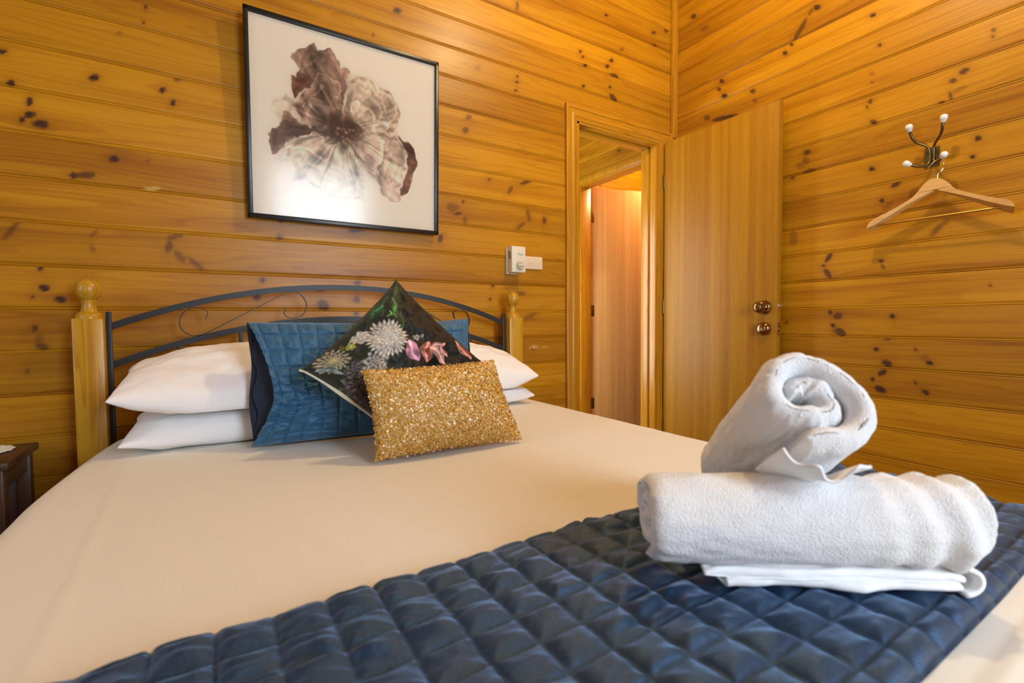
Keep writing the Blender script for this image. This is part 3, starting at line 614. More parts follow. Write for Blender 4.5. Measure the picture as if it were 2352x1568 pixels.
for i, (col, P, al) in enumerate(LAY):
    Pp = smoothpoly(P)
    u2 = U + wob * 1.2; v2 = V + .016 * fbm(U * 30 + 9, V * 30, 31, 3) + .022 * fbm(U * 13 + 5, V * 13, 36, 2)
    inside = inpoly(u2, v2, Pp); dd = pdist(u2, v2, Pp)
    sd = np.where(inside, dd, -dd)
    sh = np.exp(-np.clip(-sd, 0, 1) / .010) * (~inside) * .30 * al * (i > 0) * np.clip((.42 - rad) / .2, 0, 1)
    img = img * (1 - sh[..., None] * np.array((.50, .62, .72)))
    a = np.clip(sd / .005 + .5, 0, 1) * al
    ruf = np.sin(sd * 120 + 8 * fbm(U * 10 + i, V * 10, 40 + i, 3)) * np.exp(-np.clip(sd, 0, 1) / .045)
    lum = .98 + .26 * stre + .50 * fold * (.7 + .3 * np.sin(i)) + .16 * ruf + .13 * (crum - .4) - .50 * np.exp(-rad / .085)
    edge = np.exp(-((sd - .006) / .005) ** 2) * .16
    c = np.array(col, float)[None, None] * np.array((1.17, 1.125, 1.08)) * np.clip(lum, .3, 1.6)[..., None] + edge[..., None] * np.array((90, 80, 68))
    img = img * (1 - a[..., None]) + np.clip(c, 18, 235) * a[..., None]
dxy = ((U - cx_ + .012) / .105) ** 2 + ((V - cy_ - .012) / .078) ** 2
dk = np.clip(np.exp(-dxy ** 1.3) * (1.15 + 1.1 * fbm(U * 22, V * 14, 77, 3)) + .25 * np.exp(-dxy / 3) * fbm(ang * 9, rad * 3, 81, 2), 0, .95)
img = img * (1 - dk[..., None]) + np.array((74, 48, 32.0)) * dk[..., None]
r2 = random.Random(4)
for k_ in range(46):
    px = cx_ + r2.uniform(-.045, .13); py = cy_ - .015 + r2.uniform(-.06, .03); s_ = r2.uniform(.004, .0075)
    a = np.exp(-((U - px) ** 2 + (V - py) ** 2) / s_ ** 2)
    a = a * .8; img = img * (1 - a[..., None]) + np.array(r2.choice([(176, 132, 96), (150, 104, 72), (196, 160, 120)]), float) * a[..., None]
iw, ih = PW - 2 * fw_ + .004, PH - 2 * fw_ + .004
Vp = np.stack([(U - .5) * iw, np.full_like(U, -.012), fw_ - .002 + V * ih], -1).reshape(-1, 3)
art = npmesh('print', Vp, gridf(NA, NA), M['art'], pic, smooth=False)
attr(art, 'print', s2l(np.clip(img, 0, 255)).reshape(-1, 3))
MB().b2((-iw / 2, -.0185, fw_ - .002), (iw / 2, -.0165, fw_ - .002 + ih), 0).build('glass', M['glass'], pic, smooth=False)
MB().b2((-iw / 2, -.010, fw_ - .002), (iw / 2, -.004, fw_ - .002 + ih), 0).build('backing_board', M['black_frame'], pic, smooth=False)

# thermostat and blank plate
tx0, tx1, tz0, tz1 = 1.2145, 1.293, 1.216, 1.342
th = empty('thermostat', ((tx0 + tx1) / 2, YW, tz0)); tag(th, 'boxy ivory wall thermostat with a round dial above the right bed post', 'thermostat')
w2 = (tx1 - tx0) / 2; hh = tz1 - tz0
MB().b2((-w2 - .002, -.016, -.006), (w2 - .012, -.0005, hh - .004), .003).build('base_plate', M['plastic'], th)
MB().b2((-w2, -.060, 0), (w2, -.0155, hh), .005).build('cover', M['plastic'], th)
v = MB()
for kz in range(7): v.b2((-w2 - .0006, -.047, hh * .52 + kz * .0055), (-w2 + .002, -.030, hh * .52 + kz * .0055 + .004), 0)
tag(v.build('side_vent', M['vent'], th, smooth=False), 'dark slotted side vent')
Mf = Matrix.Translation((.004, -.060, hh * .27)) @ RX
dlb = MB().lathe([(0, 0), (.0225, 0), (.0225, .001), (.0195, .0018), (.0185, .009), (.0165, .0105), (0, .0105)], 32, Mf).build('dial', M['dial'], th)
tag(dlb, 'greyish round dial')
MB().box((.004, -.0725, hh * .27), (.031, .006, .006), .0015, ).build('dial_grip', M['plastic'], dlb)
lg = MB()
for (x_, z_, wx, wz) in ((-.006, .715, .007, .010), (.004, .69, .010, .007), (.013, .685, .007, .007), (.020, .685, .006, .006)):
    lg.box((x_ + .002, -.0604, hh * z_), (wx, .0008, wz), .0003)
lg.build('badge', M['logo'], th, smooth=False)
pl = empty('blank_wall_plate', (1.362, YW, 1.242)); tag(pl, 'small cream rectangular wall plate right beside the thermostat', 'wall plate')
MB().b2((-.068, -.0085, 0), (.068, -.0004, .064), .003).build('plate', M['plastic2'], pl)
MB().lathe([(0, 0), (.0075, 0), (.0070, .0022), (0, .0024)], 20, Matrix.Translation((.0, -.0083, .033)) @ RX).build('centre_cap', M['plastic2'], pl)
for x_ in (-.050, .052): MB().lathe([(0, 0), (.003, 0), (.0026, .0012), (0, .0014)], 12, Matrix.Translation((x_, -.0083, .032)) @ RX).build('screw', M['dial'], pl)
nl = MB().lathe([(0, -.004), (.0022, -.004), (.0022, .008), (.0062, .0085), (.0066, .0105), (.004, .0125), (0, .013)], 14, Matrix.Translation((1.374, YW, .843)) @ RX).build('screw', M['steel'])
tag(nl, 'lone steel screw head in the board wall between bed post and door frame', 'screw')

# ------------------------------------------------------------------ coat hook and hanger on the right wall
ck = empty('coat_hook', (XW, .745, 1.62)); tag(ck, 'antique bronze double coat hook with four white ceramic knobs', 'coat hook')
off = Vector(ck.location)
def loc(p): return tuple(Vector(p) - off)
bm = bmesh.new()
mm = MB()
# cusped back plate
outl = []
for i in range(48):
    a = 2 * PI * i / 48; r = 1.12 + .16 * math.cos(4 * a + PI) + .09 * math.cos(8 * a)
    outl.append((0.0005, .024 * r * math.cos(a), .038 * r * math.sin(a)))
mm.prism([(-.0006, y, z) for _, y, z in outl], (-.005, 0, 0))
mm.prism([(-.005, y * .72, z * .72) for _, y, z in outl], (-.004, 0, 0))
for dz in (-.024, .026): mm.lathe([(0, 0), (.0042, 0), (.0036, .002), (0, .0024)], 12, Matrix.Translation((-.008, 0, dz)) @ Matrix.Rotation(-PI / 2, 4, 'Y'))
bm.free()
mm.build('back_plate', M['bronze'], ck)
for H in (HK1, HK2):
    P = catmull([loc(p) for p in H], 6)
    n = len(P); rad = [.0042 + .0012 * abs(2 * i / (n - 1) - 1) for i in range(n)]
    m = MB().tube(P, rad, 12)
    hko = m.build('double_arm', M['bronze'], ck)
    for e, f in ((P[0], P[2]), (P[-1], P[-3])):
        d = (Vector(e) - Vector(f)).normalized(); q = d.to_track_quat('Z', 'Y').to_matrix().to_4x4()
        T = Matrix.Translation(e) @ q @ Matrix.Scale(1.22, 4)
        kb = MB().lathe([(.0, -.003), (.0062, -.003), (.0066, .000), (.0085, .0035), (.0102, .009), (.0098, .0145), (.0070, .0185), (.0035, .0200), (0, .0203)], 24, T).build('knob', M['ceramic'], hko)
        tag(kb, 'white ceramic knob')
hg = empty('coat_hanger', (XW - .06, .711, 1.52)); tag(hg, 'pale wooden coat hanger hanging from the bronze coat hook', 'coat hanger')
off = Vector(hg.location)
# shoulders: lofted outline, deeper towards the tips
y0_, yL, yR = .711, .9294, .4892
def depth(y):
    f = abs(y - y0_) / (.218); return .007 + .013 * min(1, f) ** 1.3
def fwd(y):
    f = abs(y - y0_) / .218; return -.010 * f ** 2
bm = bmesh.new(); HG3 = [(0, y, z) for y, z in HANGER]; OUT = catmull(HG3[:9], 3)[:-1] + catmull(HG3[8:13], 3)[:-1] + catmull(HG3[12:17], 3)[:-1] + catmull(HG3[16:] + [HG3[0]], 3)[:-1]
A = [bm.verts.new((-depth(y) + fwd(y), y - off.y, z - off.z)) for _, y, z in OUT]
B_ = [bm.verts.new((depth(y) + fwd(y), y - off.y + (.010 if y < y0_ else .0) * abs(y - y0_) / .218, z - off.z - (.015 if y < y0_ else .006) * abs(y - y0_) / .218 - .002)) for _, y, z in OUT]
n = len(A)
from mathutils.geometry import tessellate_polygon
tri = tessellate_polygon([[Vector((y, z, 0)) for _, y, z in OUT]])
for (i, j, k_) in tri:
    bm.faces.new((A[i], A[j], A[k_])); bm.faces.new((B_[k_], B_[j], B_[i]))
for i in range(n):
    try: bm.faces.new((A[i], B_[i], B_[(i + 1) % n], A[(i + 1) % n]))
    except ValueError: pass
m = MB(); m.bm.free(); m.bm = bm
m.build('shoulders', M['hanger'], hg, ang=40)
r0, r1 = [Vector(p) for p in HROD]
MB().tube([(-.006, r0.y - off.y, r0.z - off.z), (-.006, r1.y - off.y, r1.z - off.z + .002)], .0042, 12).build('trouser_bar', M['rod'], hg)
MB().tube([tuple(Vector(p) - off) for p in catmull(HWIRE, 6)], .0021, 10).build('wire_hook', M['steel'], hg)

# ------------------------------------------------------------------ bed frame
BX0, BX1, BY0, BY1 = -.335, 1.205, -.16, 1.865
bed = empty('bed', (.435, .90, 0)); tag(bed, 'queen bed with pine ball posts and an arched black iron headboard', 'bed')
O = Vector(bed.location)
def L(p): return tuple(Vector(p) - O)
HY = 1.915
for px in (-.3225, 1.199):
    p = empty('tmp', (0, 0, 0)); bpy.data.objects.remove(p)
    m = MB()
    m.box((px - O.x, HY - O.y, .5), (.074, .070, 1.0), .0055, seg=2)
    po = m.build('bed_post', M['post'], bed)
    f = MB().lathe([(.0, .996), (.034, .996), (.0335, 1.006), (.028, 1.016), (.0215, 1.020), (.0185, 1.028), (.0165, 1.040), (.0178, 1.050), (.0185, 1.053), (.0172, 1.055), (.0230, 1.061), (.0300, 1.073), (.0322, 1.086), (.0300, 1.100), (.0235, 1.111), (.0130, 1.118), (0, 1.120)], 32, Matrix.Translation((px - O.x, HY - O.y, 0)))
    f.build('ball_finial', M['post'], po)
def archz(x, ze, zt):      # circular arc through both ends and the crown
    xc, h, s = .436, zt - ze, .718
    R = (s * s + h * h) / (2 * h); return zt - R + math.sqrt(R * R - (x - xc) ** 2)
ends = (-.2815, 1.1535)
def rail(ze, zt, name, w=.020, d=.009):
    m = MB(); bm = m.bm; rings = []
    for i in range(61):
        x = ends[0] + (ends[1] - ends[0]) * i / 60; z = archz(x, ze, zt)
        e = .002; dz = (archz(min(x + e, ends[1]), ze, zt) - archz(max(x - e, ends[0]), ze, zt)); dx = min(x + e, ends[1]) - max(x - e, ends[0])
        n = Vector((-dz, 0, dx)).normalized()
        c = Vector((x, HY, z))
        rings.append([bm.verts.new(L(c + n * a * w / 2 + Vector((0, b * d / 2, 0)))) for a, b in ((-1, -1), (1, -1), (1, 1), (-1, 1))])
    for A, B_ in zip(rings, rings[1:]):
        for k in range(4): bm.faces.new((A[k], A[(k + 1) % 4], B_[(k + 1) % 4], B_[k]))
    bm.faces.new(rings[0]); bm.faces.new(rings[-1][::-1])
    return m.build(name, M['iron'], bed)
rail(.970, 1.116, 'arched_rail'); rail(.850, .995, 'arched_rail')
for x in ends:
    MB().box(L((x - math.copysign(.004, x - .4), HY, .66)), (.013, .010, .72), .001).build('side_bar', M['iron'], bed)
for x in (-.100, .077, .255, .437, .617, .795, .972):
    zt = archz(x, .850, .995) - .008
    MB().box(L((x, HY, (zt + .40) / 2)), (.012, .008, zt - .40), .001).build('spindle', M['iron'], bed)
MB().b2(L((ends[0], HY - .006, .39)), L((ends[1], HY + .006, .415)), .001).build('lower_rail', M['iron'], bed)
SCR = [(-0.0255, 0.9944), (-0.0188, 1.0181), (-0.0261, 1.0275), (-0.0418, 1.0333), (-0.0575, 1.0338), (-0.079, 1.0248), (-0.094, 1.0039), (-0.0976, 0.9808), (-0.0906, 0.9599), (-0.0737, 0.9456), (-0.0544, 0.9405), (-0.0204, 0.9516), (0.1067, 1.0234), (0.2207, 1.0878), (0.2442, 1.0935), (0.2632, 1.094), (0.282, 1.0763), (0.2934, 1.0478), (0.2867, 1.0217), (0.2682, 1.0035), (0.2419, 0.9983), (0.2233, 1.0048), (0.2166, 1.0163), (0.2212, 1.0342)]
for sgn in (1, -1):
    P = [(x if sgn > 0 else .872 - x, z) for x, z in SCR]; P = catmull(P, 5)
    m = MB(); bm = m.bm; rings = []
    for i, (x, z) in enumerate(P):
        a, b = P[max(i - 1, 0)], P[min(i + 1, len(P) - 1)]
        n = Vector((-(b[1] - a[1]), 0, b[0] - a[0])).normalized(); c = Vector((x, HY, z))
        rings.append([bm.verts.new(L(c + n * u * .0014 + Vector((0, v * .0045, 0)))) for u, v in ((-1, -1), (1, -1), (1, 1), (-1, 1))])
    for A, B_ in zip(rings, rings[1:]):
        for k in range(4): bm.faces.new((A[k], A[(k + 1) % 4], B_[(k + 1) % 4], B_[k]))
    bm.faces.new(rings[0]); bm.faces.new(rings[-1][::-1])
    m.build('scroll', M['iron'], bed)
for x in (-.318, 1.19):
    MB().b2(L((x - .012, BY0 + .02, .24)), L((x + .012, HY - .03, .36)), .004).build('side_rail', M['pine_y'], bed)
for x in (-.318, 1.19):
    MB().box(L((x, BY0 + .04, .18)), (.06, .06, .36), .008).build('foot_leg', M['post'], bed)
MB().b2(L((-.30, BY0 + .02, .30)), L((1.17, 1.88, .33)), .002).build('slat_base', M['pine_y'], bed)

# ------------------------------------------------------------------ fitted sheet over the mattress
RR = .055
def bedsurf(s, y):
    """arc length s across the bed (0 at the middle, + to the right) -> x, z, normal"""
    x0 = BX0 + .055 * np.clip((y - 1.25) / .6, 0, 1) ** 1.5
    half = (BX1 - x0) / 2; xc = (BX1 + x0) / 2
    fl = half - RR; a = np.abs(s); sg = np.sign(s)
    th = np.clip((a - fl) / RR, 0, PI / 2)
    fx = np.minimum(a, fl) + RR * np.sin(th)
    dz = -RR * (1 - np.cos(th)) - np.maximum(a - fl - RR * PI / 2, 0)
    return xc + sg * fx, BED + dz, sg * np.sin(th), np.cos(th)
ns, ny = 260, 300
half = .77
S = np.linspace(-(half + .28), half + .28, ns)
# along the bed: round over foot and head as well
Yl = np.concatenate([np.linspace(-.28, 0, 24)[:-1], np.linspace(0, BY1 - BY0, ny - 46), np.linspace(BY1 - BY0, BY1 - BY0 + .28, 24)[1:]])
ny = len(Yl)
SS, YY = np.meshgrid(S, Yl, indexing='ij')
fl = BY1 - BY0
yin = np.clip(YY, RR, fl - RR); over = np.where(YY < RR, RR - YY, np.where(YY > fl - RR, YY - (fl - RR), 0)); sgn = np.where(YY < RR, -1, 1)
th = np.clip(over / RR, 0, PI / 2)
yy = BY0 + yin + sgn * RR * np.sin(th)
dzy = -RR * (1 - np.cos(th)) - np.maximum(over - RR * PI / 2, 0)
X, Z, NX, NZ = bedsurf(SS, yy)
Zf = np.maximum(Z + dzy, .27)
wr = .0016 * fbm(X * 5, yy * 3, 3, 3) + .0012 * fbm(X * 22 + yy * 7, yy * 5, 9, 3)
crease = .0035 * np.exp(-((X + .165 + .035 * np.clip((yy - .7), 0, 1)) / .006) ** 2) * np.clip((1.6 - yy) / .4, 0, 1)
ridge = .004 * np.exp(-((yy - .118 - .01 * X) / .006) ** 2)
fine_c = .0010 * np.exp(-((((X * .82 + yy * .57) * 9 + fbm(X * 3, yy * 3, 4, 2)) % 1 - .5) / .05) ** 2) * np.clip((X - .4) * 2, 0, 1) * (vnoise(X * 6, yy * 9, 2) > .08)
D = (wr + crease + ridge + fine_c) * np.cos(th)
V = np.stack([X + NX * D, yy + 0 * X, Zf + NZ * D], -1)
sheet = npmesh('bed_sheet', V, gridf(ns, ny), M['sheet'])
tag(sheet, 'smooth cream sheet tucked over the mattress of the bed', 'bed sheet')

# ------------------------------------------------------------------ pillows
def cushion(name, C4, N, hf, hb, mats, n=70, pinch=.07, p=.42, parent=None, seed=0, wrk=.004, fpost=None, sag=0, pe=1.0, front=True, back=True, names=None):
    """C4: BL, BR, TR, TL corners (world). N: outward normal of the front face."""
    BL, BR, TR, TL = [np.array(c, float) for c in C4]; N = np.array(N, float); N /= np.linalg.norm(N)
    q = np.sin(np.linspace(-1, 1, n) * PI / 2) * .55 + np.linspace(-1, 1, n) * .45
    s, t = np.meshgrid(q, q, indexing='ij')
    s2 = s * (1 - pinch * (1 - t * t) ** pe); t2 = t * (1 - pinch * (1 - s * s) ** pe)
    a, b = (s2 + 1) / 2, (t2 + 1) / 2
    P = (BL * ((1 - a) * (1 - b))[..., None] + BR * (a * (1 - b))[..., None] + TR * (a * b)[..., None] + TL * ((1 - a) * b)[..., None])
    prof = np.clip((1 - s * s) * (1 - t * t), 0, 1) ** p
    w = wrk * (fbm(s * 4 + seed, t * 4, seed, 3) * 2) * np.clip(prof * 1.5, 0, 1)
    corner = wrk * 1.3 * np.sin((s - t) * 16 + 2 * fbm(s * 2, t * 2, seed + 5, 2)) * np.exp(-((1 - np.abs(s)) ** 2 + (1 - np.abs(t)) ** 2) / .10) * (prof > .02) * prof
    out = []
    for side, h in ((1, hf), (-1, hb)):
        if (side > 0 and not front) or (side < 0 and not back): continue
        d = prof * h + (w + corner) * (1 if h > .02 else .3)
        Q = P + (N * side) * d[..., None]
        if fpost is not None: Q = fpost(Q, s, t, side)
        out.append((Q, side))
    return s, t, prof, out
def merge_two(name, out, n, mat, parent=None):
    if len(out) == 1:
        F = gridf(n, n)
        return npmesh(name, out[0][0], F if out[0][1] > 0 else F[:, ::-1], mat, parent)
    V = np.concatenate([out[0][0].reshape(-1, 3), out[1][0].reshape(-1, 3)])
    F = np.concatenate([gridf(n, n), gridf(n, n, n * n)[:, ::-1]])
    o = npmesh(name, V, F, mat, parent)
    bm = bmesh.new(); bm.from_mesh(o.data); bmesh.ops.remove_doubles(bm, verts=bm.verts[:], dist=1e-5); bm.to_mesh(o.data); bm.free()
    return o
ZB = BED + .004
def pillow_stack(xa, xb, yf, yb, ztip, zmid, labels, seed, hup):
    n = 80
    # lower pillow, squashed between bed and upper pillow
    zs = ZB + .030
    def low(Q, s, t, side):
        Q = Q.copy(); z = Q[..., 2]
        if side > 0: z[:] = np.where(z > zmid - .012, zmid - .012 + (z - zmid + .012) * .12, z); z[:] = np.minimum(z, zmid - .002)
        else: z[:] = np.maximum(z, ZB)
        return Q
    C = [(xa + .015, yf + .03, zs - .004), (xb - .0, yf + .03, zs), (xb, yb, zs + .01), (xa + .015, yb, zs + .01)]
    s, t, pr_, out = cushion('pillow', C, (0, 0, 1), .085, .05, None, n, .045, .40, seed=seed, wrk=.004, fpost=low)
    o = merge_two('pillow', out, n, M['pillow']); tag(o, labels[0], 'pillow', 'white bed pillows')
    def up(Q, s, t, side):
        Q = Q.copy(); z = Q[..., 2]
        z += -.035 * (1 - s * s) * np.clip((.2 - t) / 1.2, 0, 1)
        # a few soft vertical folds down the front
        z += .004 * np.sin(s * 9 + seed) * np.exp(-((t + .75) / .3) ** 2) * (1 - s * s)
        z += .0030 * np.exp(-((Q[..., 0] - (xa + .245) - .02 * t) / .004) ** 2) * np.clip(.3 - t, 0, 1) * (side > 0) * (1 - s * s) * np.clip((1 + t) / .12, 0, 1)
        if side < 0: z[:] = np.maximum(z, zmid + .001)
        return Q
    C = [(xa, yf, ztip), (xb, yf, ztip), (xb, yb, ztip + .045), (xa, yb, ztip + .045)]
    s, t, pr_, out = cushion('pillow', C, (0, 0, 1), hup, .075, None, n, .045, .44, seed=seed + 3, wrk=.006, fpost=up)
    o = merge_two('pillow', out, n, M['pillow']); tag(o, labels[1], 'pillow', 'white bed pillows')
pillow_stack(-.232, .425, 1.50, 1.893, .792, .742, ['flattened white pillow under the puffier one, on the left side of the bed', 'plump white pillow on top of the left pillow stack, touching the blue cushion'], 1, .100)
pillow_stack(.450, 1.118, 1.585, 1.893, .758, .715, ['flattened white pillow at the bottom of the right pillow stack', 'plump white pillow on top of the right stack, beside the right bed post'], 6, .118)

# ------------------------------------------------------------------ blue quilted sham leaning on the pillows
sh = empty('cushion', (.40, 1.44, BED)); tag(sh, 'wide blue velvet quilted cushion leaning on the white pillows, gaping at its left end', 'cushion')
O2 = np.array(sh.location)
a7 = math.radians(-7.2); Ux = np.array((math.cos(a7), math.sin(a7), 0)); Vx = np.array((.015, .185, .985)); Vx /= np.linalg.norm(Vx)
Nx = np.cross(Ux, Vx); Nx /= np.linalg.norm(Nx)
if Nx[1] > 0: Nx = -Nx
Cc = np.array((.397, 1.440, ZB + .003 + .168))
AW, AH = .322, .170
nu, nv = 230, 150
s, t = np.meshgrid(np.linspace(-1, 1, nu), np.linspace(-1, 1, nv), indexing='ij')
left = np.clip(-(s + .35) / .65, 0, 1)
inset = .060 * np.clip(1 - np.abs(t + .22) ** 1.6 / (np.where(t > -.22, 1.22, .78) ** 1.6), 0, 1)
uu = s * AW + inset * left ** 1.2 - .012 * np.clip(s, 0, 1) * (1 - t * t)
horn = .012 * np.clip(s - .6, 0, 1) / .4 * np.clip(t - .3, 0, 1)
vv = t * AH * (1 - .02 * (1 - s * s)) + horn
prof = np.clip(1 - t * t, 0, 1) ** .55 * (np.clip((1 - s) / .5, 0, 1) ** .55)
h = .066 * prof * (1 - .15 * left)
# quilting in the cloth's own lattice, crumpled towards the lower left
crx = np.clip(1.05 - np.hypot((s + .78) / .75, (t + .45) / .9), 0, 1)
qs = s * AW / .0505 + .9 * fbm(s * 2.2, t * 2.2, 12, 2) * crx * .7; qt = (t * AH) / .0470 + .25 + 1.0 * fbm(s * 2.2 + 7, t * 2.2, 15, 2) * crx * .6
puff = np.minimum(np.abs(np.sin(PI * qs)), np.abs(np.sin(PI * qt))) ** .40
wrn = fbm(qs * 2.2 + qt, qt * 1.5, 44, 3)
rid = 1 - np.abs(2 * vnoise(s * 5 + t * 6, t * 13 - s * 2, 61)) * 2
gro = np.exp(-(np.minimum(np.minimum(qs % 1, 1 - qs % 1), np.minimum(qt % 1, 1 - qt % 1)) / .055) ** 2)
h = h + (.0065 * puff - .0030 * gro) * np.clip(prof * 2.5, .35, 1) + .0055 * fbm(s * 11 + t * 5, t * 9, 44, 3) * puff + crx ** 1.6 * (.011 * (rid - .4) + .012 * fbm(s * 8, t * 9, 71, 3)) + .0012 * fbm(s * 40, t * 30, 6, 2) * puff
def SV(u, v, w): return Cc + u[..., None] * Ux + v[..., None] * Vx + w[..., None] * Nx - O2
Fv = SV(uu, vv, h + .004)
Fv[..., 2] = np.maximum(Fv[..., 2], ZB - O2[2])
fp = npmesh('front_panel', Fv, gridf(nu, nv), M['sham'], sh)
md = fp.modifiers.new('thick', 'SOLIDIFY'); md.thickness = .005; md.offset = -1 if True else 0
# back panel: runs straight to the left edge
nb = 60
s, t = np.meshgrid(np.linspace(-1, 1, nb), np.linspace(-1, 1, nb), indexing='ij')
bw = -.012 * (np.clip(1 - t * t, 0, 1) ** .5) * (np.clip((1 - s) / .5, 0, 1) ** .5)
Bv = SV(s * AW + .004 * np.clip(-s, 0, 1) * np.sin(t * 5), t * AH, bw - .001)
Bv[..., 2] = np.maximum(Bv[..., 2], ZB - O2[2])
bp = npmesh('back_panel', Bv, gridf(nb, nb), M['sham_in'], sh)
md = bp.modifiers.new('thick', 'SOLIDIFY'); md.thickness = .004; md.offset = 0
# the folded-in side gusset seen in the gap
sg_, tg_ = np.meshgrid(np.linspace(0, 1, 16), np.linspace(-1, 1, 40), indexing='ij')
ug = -AW + .012 + sg_ * (.055 + .03 * np.clip(1 - tg_ ** 2, 0, 1)) + .006 * np.sin(tg_ * 9 + sg_ * 3)
wg = .002 + sg_ * .030 * np.clip(1 - tg_ ** 2, 0, 1) ** .6
Gv = SV(ug, tg_ * AH * .96, wg); Gv[..., 2] = np.maximum(Gv[..., 2], ZB + .001 - O2[2])
gp = npmesh('side_gusset', Gv, gridf(16, 40), M['sham_in'], sh)

# ------------------------------------------------------------------ floral cushion standing on one corner
fc = empty('cushion', (.43, 1.26, BED)); tag(fc, 'dark floral cushion standing on its corner behind the gold sequin cushion', 'cushion')
O3 = np.array(fc.location)
Lf, Rf, Tf, Bf = np.array((.178, 1.292, .864)), np.array((.702, 1.300, .858)), np.array((.459, 1.385, 1.112)), np.array((.428, 1.232, ZB + .004))
NN = np.cross(Rf - Lf, Tf - Bf); NN = NN if NN[1] < 0 else -NN
n = 190
def shift(o3):
    return lambda Q, s, t, side: Q - o3
# u runs B->R, v runs B->L, so corners BL=B, BR=R, TR=T, TL=L
s, t, prof, out = cushion('cushion', [Bf, Rf, Tf, Lf], NN, .080, .02, None, n, .095, .45, seed=4, wrk=.009, fpost=shift(O3), back=False, pe=.55)
front = npmesh('front_panel', out[0][0], gridf(n, n), M['print'], fc)
U, V = (s + 1) / 2, (t + 1) / 2
PN = np.ones((n, n, 3)) * np.array((26, 23, 17.0))
def lay(mask, col):
    global PN
    PN = PN * (1 - mask[..., None]) + np.broadcast_to(np.asarray(col, float), PN.shape) * mask[..., None]
nz = lambda k, sd, o=3: fbm(U * k, V * k, sd, o)
lay(np.clip(1.1 * (V - U) + .75 + nz(5, 3) * .8, 0, 1) * .75, (40, 50, 38))           # grey-green ground on the left
def petals(c, r, npet, col, sd, sq=1.0, rough=.35, core=None, dark=.5, rot=0):
    a = np.arctan2((V - c[1]) * sq, U - c[0]); d = np.hypot(U - c[0], (V - c[1]) * sq) / r
    edge = 1 + .16 * np.cos(a * npet + rot) * .6 + rough * fbm(np.cos(a) * 4 + 9, np.sin(a) * 4, sd, 3) * .8
    m = np.clip((edge - d) / .07, 0, 1)
    st = np.cos(a * npet * 1.0 + 7 * d + 3 * fbm(U * 14, V * 14, sd + 1, 2)); lay_ = np.cos(d * 17 + 2.5 * np.cos(a * npet * .5) + 4 * fbm(U * 10, V * 10, sd + 4, 2))
    lum = 1 - dark * (.22 - .22 * st) - dark * (.22 - .22 * lay_) + .12 * fbm(U * 30, V * 30, sd + 2, 2)
    lay(m, np.array(col)[None, None] * lum[..., None])
    if core is not None: lay(np.exp(-(d / .30) ** 2) * .8, core)
def leaf(p, q, w, col, sd):
    dx, dy = q[0] - p[0], q[1] - p[1]; Ln = math.hypot(dx, dy)
    x = ((U - p[0]) * dx + (V - p[1]) * dy) / Ln ** 2; y = ((V - p[1]) * dx - (U - p[0]) * dy) / Ln
    y = y + .012 * np.sin(x * 7 + sd)
    wd = w * np.sin(PI * np.clip(x, 0, 1)) ** .7
    m = np.clip((wd - np.abs(y)) / .008, 0, 1) * (x > 0) * (x < 1)
    lum = .75 + .5 * np.exp(-(y / (.18 * w)) ** 2) + .5 * fbm(U * 26, V * 26, sd, 2)
    lay(m, np.array(col)[None, None] * lum[..., None])
lay(np.clip((U - V + .30) / .25, 0, 1) * np.clip((U - .30) / .2, 0, 1) * .85, (22, 17, 13))
leaf((.66, .80), (1.0, 1.0), .075, (50, 62, 40), 1); leaf((.60, .90), (.86, .985), .040, (44, 58, 40), 7)
leaf((.55, .945), (.72, .96), .030, (52, 128, 74), 2); leaf((.67, .80), (.83, .935), .026, (70, 120, 66), 3)
leaf((.63, .84), (.70, .87), .018, (110, 178, 96), 4); leaf((.60, .68), (.76, .80), .026, (46, 80, 42), 5)
leaf((.40, .90), (.60, .955), .032, (44, 54, 40), 6); leaf((.58, .60), (.70, .52), .030, (44, 62, 40), 13)
petals((.09, .64), .115, 9, (120, 114, 108), 20, 1.0, .6, None, .9)
petals((.07, .54), .085, 7, (86, 76, 70), 24, 1, .8, (58, 48, 44), .9)
petals((.15, .73), .070, 7, (128, 122, 122), 26, 1, .6, None, .9)
petals((.28, .655), .110, 9, (192, 184, 176), 28, 1.2, .45, None, .7)
petals((.13, .895), .105, 17, (176, 166, 138), 30, 1.0, .4, (198, 186, 120), .75)
leaf((.02, .93), (.10, .76), .026, (112, 128, 126), 8); leaf((.03, .88), (.09, .78), .014, (130, 146, 142), 9)
petals((.395, .880), .058, 5, (210, 206, 194), 34, 1, .35, None, .45); petals((.345, .905), .036, 5, (196, 190, 176), 35, 1, .4, None, .5)
petals((.280, .888), .034, 6, (190, 190, 92), 37, 1, .5, (216, 214, 130), .6)
petals((.245, .925), .022, 5, (120, 126, 60), 39, 1, .5, None, .7)
petals((.487, .728), .158, 29, (220, 211, 198), 40, 1.0, .30, None, .55)
petals((.500, .742), .085, 17, (226, 219, 207), 42, 1.0, .35, None, .45)
leaf((.585, .60), (.49, .41), .062, (214, 152, 176), 10); leaf((.70, .47), (.53, .36), .060, (200, 128, 116), 11)
leaf((.66, .43), (.56, .36), .026, (122, 62, 44), 12); leaf((.66, .41), (.82, .345), .030, (214, 158, 150), 15)
leaf((.68, .42), (.68, .21), .060, (214, 168, 160), 14); leaf((.74, .36), (.74, .24), .030, (206, 150, 140), 18)
petals((.658, .556), .026, 3, (214, 198, 190), 50, 1, .8, (40, 34, 26), .7); petals((.70, .53), .016, 3, (196, 176, 166), 52, 1, .8, None, .7)
leaf((.93, .30), (.90, .07), .050, (206, 146, 134), 17); leaf((.95, .24), (.94, .08), .022, (120, 58, 48), 19)
attr(front, 'print', s2l(np.clip(PN, 0, 255)).reshape(-1, 3))
n2 = 80
